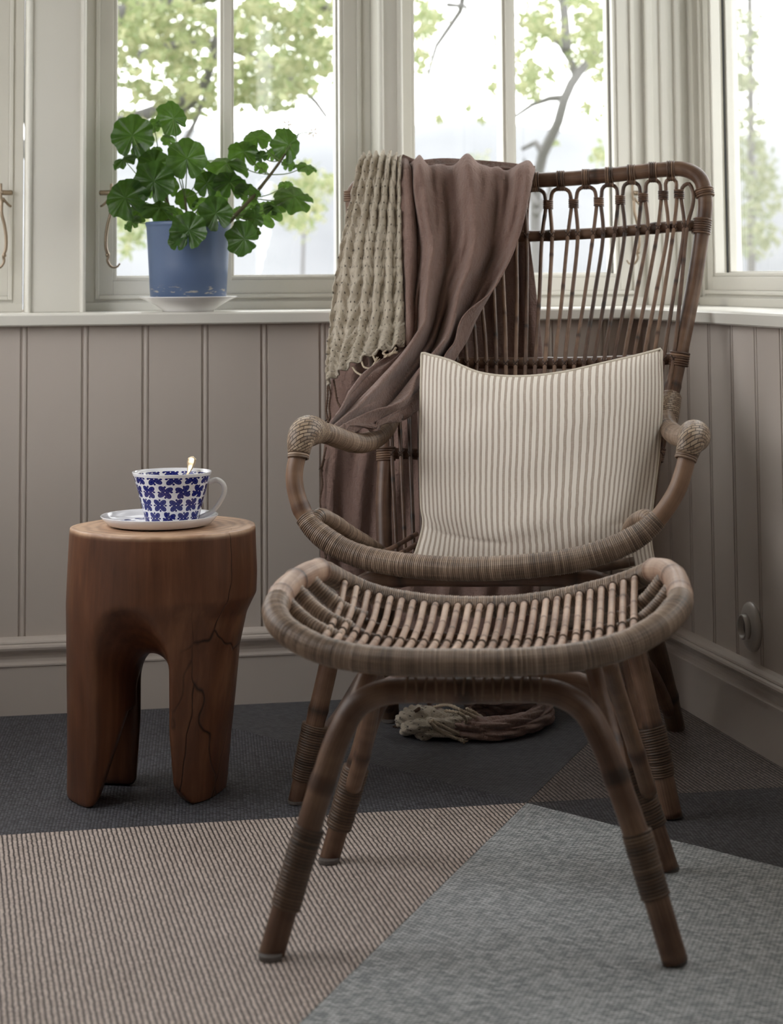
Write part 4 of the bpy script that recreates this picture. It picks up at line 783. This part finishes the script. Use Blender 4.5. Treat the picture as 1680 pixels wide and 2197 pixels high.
def cushion():
    top = [(905, 758, -.10), (960, 772, -.09), (1030, 800, -.075), (1110, 808, -.07), (1200, 800, -.07), (1300, 778, -.08), (1370, 762, -.09), (1418, 749, -.10)]
    bot = [(888, 1200, .10), (960, 1222, .11), (1030, 1228, .115), (1110, 1230, .12), (1200, 1228, .115), (1290, 1222, .11), (1350, 1220, .10), (1408, 1232, .06)]
    lef = [(905, 758, -.10), (903, 860, -.06), (902, 980, -.02), (904, 1080, .03), (908, 1128, .05), (888, 1200, .10)]; rig = [(1418, 749, -.10), (1420, 860, -.07), (1412, 980, -.03), (1400, 1080, .02), (1395, 1150, .05), (1408, 1232, .06)]
    n = 56; f = lambda a: cr_resample(np.array(a, float), n)
    T, Bt, Lf, Rg = f(top), f(bot), f(lef), f(rig); u = np.linspace(0, 1, n)[None, :, None]; v = np.linspace(0, 1, n)[:, None, None]
    G = (1 - v) * T[None] + v * Bt[None] + (1 - u) * Lf[:, None] + u * Rg[:, None] - ((1 - u) * (1 - v) * T[0] + u * (1 - v) * T[-1] + (1 - u) * v * Bt[0] + u * v * Bt[-1])
    P = np.array([[Q(*G[i, j]) for j in range(n)] for i in range(n)])
    U, V_ = np.meshgrid(np.linspace(-1, 1, n), np.linspace(-1, 1, n)); prof = (np.clip(1 - U ** 2, 0, 1) ** .55) * (np.clip(1 - V_ ** 2, 0, 1) ** .5)
    fold = .010 * np.exp(-((V_ - .62 - .05 * np.sin(U * 3)) / .035) ** 2) * np.clip(-.1 - U, 0, 1) * 1.6 + .008 * np.exp(-((V_ - .5 + .12 * U) / .03) ** 2) * np.clip(U - .3, 0, 1) + .010 * np.exp(-(((U + .30) + (V_ + .9) * .8) / .10) ** 2 - ((V_ + .7) / .2) ** 2) + .006 * np.exp(-(((U + .15) - (V_ + .8) * .6) / .06) ** 2 - ((V_ + .6) / .2) ** 2)
    wr_ = .0025 * np.sin(U * 9 + V_ * 4) * np.sin(V_ * 7 + 1) * prof
    front = P + CH.f * ((.062 * prof - fold * prof + wr_)[..., None]); back = P - CH.f * ((.052 * prof)[..., None])
    V = np.concatenate([front.reshape(-1, 3), back.reshape(-1, 3)]); fc = grid_faces(n, n); F = fc + [tuple(n * n + i for i in q_) for q_ in fc]
    uv = np.stack([(U + 1) / 2, (V_ + 1) / 2], 2).reshape(-1, 2); uv = np.concatenate([uv, uv])
    c = P[n // 2, n // 2].copy(); c[2] = P[-1, n // 2][2]
    root = thing('cushion', c, 'square striped beige linen cushion leaning in the armchair', 'cushion')
    MB().add(V, F, None, uv).build('cover', cush_mat(), root, smooth=True)
    E_ = [P[0, j] for j in range(0, n, 3)] + [P[i, -1] for i in range(0, n, 3)] + [P[-1, j] for j in range(n - 1, -1, -3)] + [P[i, 0] for i in range(n - 1, -1, -3)]
    mb = MB(); pole(mb, E_, .0028, 8, .006, closed=True); mb.build('seam', flat('linen_seam', (214, 204, 188), .9), root, smooth=True)
cushion()

# ------------------------------------------------------------------ throw blanket
def cloth_mat(name, c1, c2, dots=False, s=1.):
    k = N(name, .95); uv = k.co('UV'); o = k.co(); a = k.noise(k.mapg(uv, (500, 60, 1)), 1, 3); b = k.noise(k.mapg(uv, (60, 500, 1)), 1, 3); cr = k.noise(k.mapg(o, (1, 1, .8)), 62, 5, .7, .6); bl = k.noise(o, 14, 3)
    h = k.math('ADD', k.math('ADD', k.math('MULTIPLY', a, .5), k.math('MULTIPLY', b, .5)), k.math('MULTIPLY', cr, 1.6))
    c = k.mix(k.math('ADD', k.math('MULTIPLY', cr, .6), k.math('MULTIPLY', bl, .4)), lin(c1), lin(c2))
    if dots:
        sx = k.n('ShaderNodeSeparateXYZ'); k.put(sx.inputs[0], uv); x = k.math('DIVIDE', sx.outputs[0], .0125); y = k.math('DIVIDE', sx.outputs[1], .0155); ry = k.math('FLOOR', y)
        x = k.math('ADD', x, k.math('MULTIPLY', k.math('MODULO', ry, 2.), .5)); fx = k.math('SUBTRACT', k.math('FRACT', x), .5); fy = k.math('SUBTRACT', k.math('FRACT', y), .5)
        d = k.math('SQRT', k.math('ADD', k.math('MULTIPLY', fx, fx), k.math('MULTIPLY', fy, fy))); dm = k.ramp(d, [(.07, g(1)), (.13, g(0))]); c = k.mix(k.math('MULTIPLY', dm, .85), c, lin((70, 56, 44))); h = k.math('SUBTRACT', h, dm)
    k.bump(h, .95, .0034); k.b.inputs['Sheen Weight'].default_value = .25; return k.col(c)
BROWN = cloth_mat('taupe_gauze', (112, 86, 78), (158, 130, 118)); CREAM = cloth_mat('cream_gauze', (176, 162, 142), (216, 206, 188), True)
blk = thing('throw_blanket', Q(960, 1575, -.2) * np.array([1, 1, 0]), 'taupe gauze throw draped over the armchair back and trailing to the floor', 'blanket')
def sheet(name, ctrl, nr, nc, mat, fold, label=None, solid=.003, uvs=None):
    P = np.array([[Q(*p) for p in row] for row in ctrl]); G = patch(P, nr, nc); Nn = normals(G); sgn = np.sign((Nn * CH.f).sum(2)); Nn = Nn * np.where(sgn == 0, 1, sgn)[..., None]
    v, u = np.meshgrid(np.linspace(0, 1, nr), np.linspace(0, 1, nc), indexing='ij'); G = G + Nn * fold(u, v)[..., None]
    dl = np.linalg.norm(np.diff(G, axis=1), axis=2).sum(1).max(); dv = np.linalg.norm(np.diff(G, axis=0), axis=2).sum(0).max()
    uv = np.stack([u * dl, v * dv], 2).reshape(-1, 2)
    o = MB().add(G.reshape(-1, 3), grid_faces(nr, nc), None, uv).build(name, mat, blk, smooth=True, solid=solid)
    if label: o['label'] = label
    return G
def ridges(u, v, n, amp, ph=0., drift=.0, sharp=1.):
    s = .5 + .5 * np.sin(2 * PI * (n * u + drift * v) + ph); return amp * (s ** sharp)
back = [[(862, 352, -.374), (930, 352, -.39), (1000, 353, -.398), (1075, 358, -.40), (1147, 368, -.398)], [(800, 372, -.41), (880, 385, -.425), (980, 388, -.43), (1065, 388, -.43), (1145, 390, -.425)], [(770, 470, -.42), (870, 480, -.44), (970, 480, -.445), (1050, 480, -.44), (1138, 480, -.43)], [(735, 620, -.43), (850, 620, -.44), (950, 620, -.45), (1050, 620, -.44), (1152, 620, -.43)],
        [(715, 780, -.43), (830, 780, -.44), (950, 780, -.45), (1060, 780, -.44), (1166, 780, -.43)], [(703, 900, -.42), (820, 900, -.44), (950, 900, -.45), (1060, 900, -.44), (1168, 900, -.43)], [(690, 1010, -.40), (800, 1020, -.42), (930, 1020, -.44), (1050, 1020, -.43), (1168, 1020, -.42)], [(690, 1130, -.39), (790, 1150, -.41), (920, 1150, -.42), (1050, 1150, -.41), (1166, 1150, -.40)],
        [(700, 1240, -.38), (790, 1290, -.40), (910, 1300, -.41), (1040, 1300, -.40), (1160, 1300, -.39)], [(830, 1420, -.38), (880, 1430, -.40), (940, 1430, -.41), (1040, 1430, -.40), (1150, 1430, -.37)], [(868, 1505, -.33), (900, 1512, -.35), (960, 1515, -.36), (1050, 1515, -.35), (1150, 1512, -.33)]]
sheet('hanging_back', back, 120, 110, BROWN, lambda u, v: np.clip(v * 12, 0, 1) * (ridges(u, v, 7, .016, .6, 1.2) + ridges(u, v, 13, .006, 1., -1.)))
front = [[(862, 352, -.398), (895, 358, -.405), (950, 352, -.415), (1010, 356, -.42), (1080, 358, -.42), (1147, 368, -.42)],
         [(861, 340, -.385), (895, 352, -.39), (950, 349, -.395), (1010, 352, -.40), (1080, 358, -.398), (1146, 366, -.395)],
         [(864, 360, -.345), (900, 366, -.35), (955, 362, -.352), (1015, 365, -.355), (1085, 368, -.355), (1146, 380, -.355)],
         [(868, 430, -.325), (905, 430, -.325), (960, 430, -.33), (1020, 430, -.335), (1080, 430, -.335), (1136, 430, -.34)], [(884, 530, -.295), (915, 530, -.30), (960, 535, -.305), (1010, 540, -.31), (1060, 545, -.315), (1108, 540, -.32)],
         [(882, 640, -.26), (905, 640, -.265), (940, 640, -.27), (975, 640, -.28), (1018, 645, -.285), (1062, 640, -.29)], [(872, 740, -.215), (890, 735, -.22), (915, 730, -.23), (945, 740, -.235), (978, 745, -.24), (1012, 722, -.245)],
         [(800, 795, -.14), (828, 800, -.14), (855, 812, -.145), (885, 822, -.15), (925, 815, -.17), (965, 785, -.20)], [(752, 850, -.03), (772, 858, -.03), (798, 868, -.04), (832, 880, -.05), (868, 888, -.07), (905, 868, -.10)],
         [(722, 892, .07), (731, 898, .07), (748, 905, .06), (768, 911, .05), (794, 914, .03), (826, 908, .0)], [(703, 914, .145), (707, 916, .145), (712, 918, .145), (718, 919, .145), (724, 920, .14), (732, 920, .13)]]
def ffold(u, v):
    g0 = np.clip((v - .1) * 8, 0, 1) * np.clip((1.02 - v) * 6, .0, 1)
    return g0 * (ridges(u, v, 2.7, .046, -1.4, -.5, 2.2) + ridges(u, v, 5.6, .012, .4, .9, 1.5) + ridges(u, v, 11, .005, 1., -2) + .002 * np.sin(u * 60 + v * 25 + 3 * np.sin(v * 14)) + .0015 * np.sin(v * 60 + u * 30)) - .008
sheet('draped_front', front, 170, 150, BROWN, ffold)
edge = [[(846, 345, -.375), (858, 340, -.372), (866, 345, -.37), (876, 352, -.37)], [(852, 372, -.335), (862, 372, -.325), (872, 372, -.32), (884, 376, -.325)], [(858, 470, -.31), (868, 470, -.295), (880, 470, -.29), (892, 480, -.30)], [(860, 570, -.29), (868, 570, -.27), (880, 570, -.265), (893, 575, -.28)], [(864, 640, -.27), (872, 640, -.25), (880, 640, -.245), (888, 640, -.26)], [(866, 700, -.25), (874, 700, -.225), (882, 700, -.22), (888, 702, -.24)], [(866, 742, -.235), (873, 744, -.205), (878, 745, -.20), (884, 742, -.22)]]
sheet('folded_edge', edge, 90, 20, BROWN, lambda u, v: ridges(u, v, 1.6, .006, 0, .5))
cream = [[(776, 352, -.40), (806, 352, -.405), (836, 352, -.405), (862, 356, -.40)], [(782, 344, -.375), (808, 338, -.375), (836, 339, -.375), (858, 346, -.375)], [(772, 366, -.335), (802, 362, -.325), (832, 362, -.325), (858, 368, -.33)], [(756, 440, -.32), (790, 440, -.305), (825, 440, -.305), (860, 440, -.315)], [(738, 520, -.30), (778, 520, -.28), (820, 520, -.28), (862, 520, -.29)], [(722, 610, -.27), (770, 610, -.25), (816, 610, -.25), (864, 610, -.26)], [(711, 700, -.24), (762, 700, -.22), (812, 700, -.215), (868, 690, -.23)], [(704, 770, -.22), (752, 755, -.20), (808, 738, -.19), (869, 722, -.205)], [(702, 828, -.20), (744, 794, -.185), (800, 764, -.175), (868, 743, -.19)]]
CG = sheet('folded_end', cream, 150, 110, CREAM, lambda u, v: np.clip(v * 9, 0, 1) * (ridges(u, v, 6.2, .0115, .5, .5, 1.6) + ridges(u, v, 11, .0025, 1, -1.) + .0016 * np.sin(v * 150 + 6 * np.sin(u * 20)) + .0020 * np.sin(u * 40 + 9 * np.sin(v * 9))), 'pale cream end of the throw with rows of small stitched dots')
def cord(P, n_=2, r=.0015, name='tassel', tuft=True, mat=None):
    C = catmull(P, .0012); k = len(C); T = np.gradient(C, axis=0); T /= np.linalg.norm(T, axis=1)[:, None]; U = np.cross(T, [0, .3, 1.]); U /= np.linalg.norm(U, axis=1)[:, None]; Wv = np.cross(T, U); a = np.arange(k) * .0012 / .0075 * 2 * PI
    mb = MB()
    for j in range(2):
        D = C + r * .8 * (np.cos(a + PI * j)[:, None] * U + np.sin(a + PI * j)[:, None] * Wv); V, F, t, uv = sweep(D[::2], r * .9, 6, False, np.full(len(D[::2]), .7)); mb.add(V, F, t, uv)
    if tuft:
        for j in range(7): e = C[-1] + T[-1] * .009 + rng.normal(0, .003, 3); pole(mb, [C[-1] - T[-1] * .002, e], .0009, 4, .004)
        lath = C[-1]; V, F, t, uv = sweep(np.array([lath + T[-1] * q_ * .0018 for q_ in (-2, -1, 0, 1, 2)]), [.001, r * 1.6, r * 1.9, r * 1.6, .001], 8); mb.add(V, F, t, uv)
    return mb.build(name, mat or TAS, blk, smooth=True)
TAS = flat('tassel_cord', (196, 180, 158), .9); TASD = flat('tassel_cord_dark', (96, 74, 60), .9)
for P in ([(800, 762, -.175), (806, 778, -.165), (803, 795, -.155), (810, 812, -.15), (813, 820, -.145)], [(776, 776, -.18), (782, 788, -.165), (794, 790, -.16), (804, 780, -.16)], [(756, 786, -.185), (764, 798, -.165), (775, 805, -.155)], [(828, 752, -.175), (822, 758, -.165), (833, 764, -.16), (842, 758, -.16)], [(850, 746, -.18), (842, 756, -.165), (832, 762, -.16)]):
    cord([Q(*p) for p in P], mat=TAS)
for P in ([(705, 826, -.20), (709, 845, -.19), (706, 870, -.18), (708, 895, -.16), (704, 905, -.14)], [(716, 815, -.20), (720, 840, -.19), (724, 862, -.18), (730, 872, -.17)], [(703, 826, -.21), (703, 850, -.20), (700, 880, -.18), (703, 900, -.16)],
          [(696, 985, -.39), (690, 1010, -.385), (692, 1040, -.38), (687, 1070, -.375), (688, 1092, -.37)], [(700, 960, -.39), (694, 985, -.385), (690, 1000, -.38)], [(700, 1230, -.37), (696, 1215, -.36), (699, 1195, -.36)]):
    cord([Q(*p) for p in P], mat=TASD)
# the end that has slid onto the floor
def fl3(x, y, z): return onz(x, y, z)
def crumple(P, rad, mat, ph, amp, label=None, sq=.8):
    """a roll of slack cloth lying on the floor: lengthwise folds twisted round the roll"""
    C = catmull(P, .0028); k = len(C); s_ = np.linspace(0, 1, k); seg = 64
    V, F, t, uv = sweep(C, np.interp(s_, *rad), seg); V = V.reshape(k, seg, 3); th = np.arange(seg) / seg * 2 * PI; S_, TH = np.meshgrid(s_, th, indexing='ij')
    f1 = abs(np.sin(2.5 * TH + 7 * S_ + ph)) ** .6; f2 = abs(np.sin(4.5 * TH - 11 * S_ + 2 * np.sin(6 * S_ + ph))) ** .7; f3 = np.sin(9 * TH + 23 * S_ + 3 * np.sin(3 * TH))
    D = V - C[:, None]; L_ = np.linalg.norm(D, axis=2)[..., None] + 1e-9; V = V + D / L_ * ((f1 - .7) * amp + (f2 - .7) * amp * .6 + f3 * amp * .12)[..., None] * np.clip(L_ / .02, 0, 1)
    V = V.reshape(-1, 3); V[:, 2] = np.maximum(V[:, 2] * sq, .0008 + .0004 * np.sin(V[:, 0] * 300)); uv2 = uv * np.array([.12, 1])
    o = MB().add(V, F, t, uv2).build('floor_fold', mat, blk, smooth=True)
    if label: o['label'] = label
crumple([fl3(905, 1525, .02), fl3(960, 1548, .03), fl3(1040, 1560, .026), fl3(1110, 1552, .024), fl3(1158, 1532, .022), fl3(1162, 1512, .024), fl3(1130, 1500, .026)], ([0, .1, .5, .85, 1], [.012, .026, .024, .021, .012]), BROWN, .4, .015)
crumple([fl3(1000, 1512, .03), fl3(1060, 1508, .03), fl3(1120, 1506, .028), fl3(1165, 1512, .02)], ([0, .3, .8, 1], [.016, .026, .020, .008]), BROWN, 2., .013)
crumple([fl3(878, 1545, .022), fl3(900, 1543, .036), fl3(945, 1548, .036), fl3(985, 1560, .024), fl3(1002, 1574, .010)], ([0, .12, .45, .8, 1], [.010, .030, .034, .020, .006]), CREAM, 1.1, .014, 'pale cream fringed end of the throw lying on the floor', .85)
crumple([fl3(960, 1532, .05), fl3(1000, 1545, .036), fl3(1035, 1548, .022), fl3(1062, 1552, .010)], ([0, .3, .7, 1], [.012, .022, .018, .006]), CREAM, 2.6, .012, 'pale cream fringed end of the throw lying on the floor')
for P in ([(922, 1548, .075), (935, 1562, .055), (955, 1575, .03), (975, 1583, .014), (990, 1588, .008)], [(926, 1545, .07), (945, 1556, .058), (968, 1568, .03), (985, 1576, .015), (1000, 1582, .008)], [(930, 1518, .06), (960, 1512, .07), (985, 1522, .066), (1012, 1535, .05), (1035, 1548, .03)], [(955, 1525, .066), (985, 1530, .064), (1000, 1545, .045), (992, 1565, .02)], [(1000, 1520, .06), (1020, 1530, .05), (1030, 1550, .02)], [(900, 1520, .065), (880, 1535, .04), (868, 1550, .012), (856, 1556, .006)]):
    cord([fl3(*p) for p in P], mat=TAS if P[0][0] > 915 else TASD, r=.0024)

# ------------------------------------------------------------------ socket on the right wall and striped pot at the frame edge
so = thing('wall_socket', W('R', .631, 0, .222), 'round white wall socket low on the panelled right wall', 'socket')
def wdisc(prof, t, z, seg=40):
    th = np.arange(seg) / seg * 2 * PI; V = [W('R', t + r * math.cos(a), o_, z + r * math.sin(a)) for r, o_ in prof for a in th]
    return V, [(i * seg + k_, i * seg + (k_ + 1) % seg, (i + 1) * seg + (k_ + 1) % seg, (i + 1) * seg + k_) for i in range(len(prof) - 1) for k_ in range(seg)] + [tuple(range(seg)), tuple(range((len(prof) - 1) * seg, len(prof) * seg))]
SOCK = flat('socket_plastic', (196, 190, 184), .3)
mb = MB(); mb.add(*wdisc([(.047, 0), (.047, .004), (.045, .0075), (.040, .0105), (.0255, .013), (.0245, .013), (.0238, .011)], .631, .222)); mb.build('cover', SOCK, so, smooth=True)
mb = MB(); mb.add(*wdisc([(.0238, .0105), (.0238, .022), (.0225, .0235), (.0205, .0235), (.0195, .022), (.019, .0115)], .631, .222)); mb.build('rim', SOCK, so, smooth=True)
mb = MB(); mb.add(*wdisc([(.019, .0108), (.019, .0120), (.0, .0120)], .631, .222)); mb.build('recess', flat('socket_recess', (120, 114, 108), .4), so)
def striped():
    k = N('blue_stripe_glaze', .2); sx = k.n('ShaderNodeSeparateXYZ'); k.put(sx.inputs[0], k.co()); f = k.math('GREATER_THAN', k.math('SINE', k.math('MULTIPLY', sx.outputs[2], 520.)), .0); return k.col(k.mix(f, lin((226, 230, 240)), lin((70, 92, 150))))
c = ony(1712, 640, 4.0); bb = W('R', .47, -.05, SILL); mb = MB(); p = ray(1715, 640)
tgt = None
for t_ in np.arange(.2, .9, .002):
    pw = np.array(W('R', t_, -.07, SILL)); r_ = (pw - CAMP); xx = 840 + F_PX * r_[0] / (r_[1] * math.cos(PITCH) + r_[2] * math.sin(PITCH))
    if xx > 1722: tgt = pw; break
lathe(mb, [(0, 0), (.026, 0), (.030, .003), (.034, .05), (.035, .062), (.0335, .062), (.032, .05), (.028, .006), (0, .005)], tgt, 40); o = mb.build('striped_mug', striped(), None, smooth=True, base=tgt); tag(o, 'blue and white striped mug on the right window sill, cut by the frame edge', 'mug')
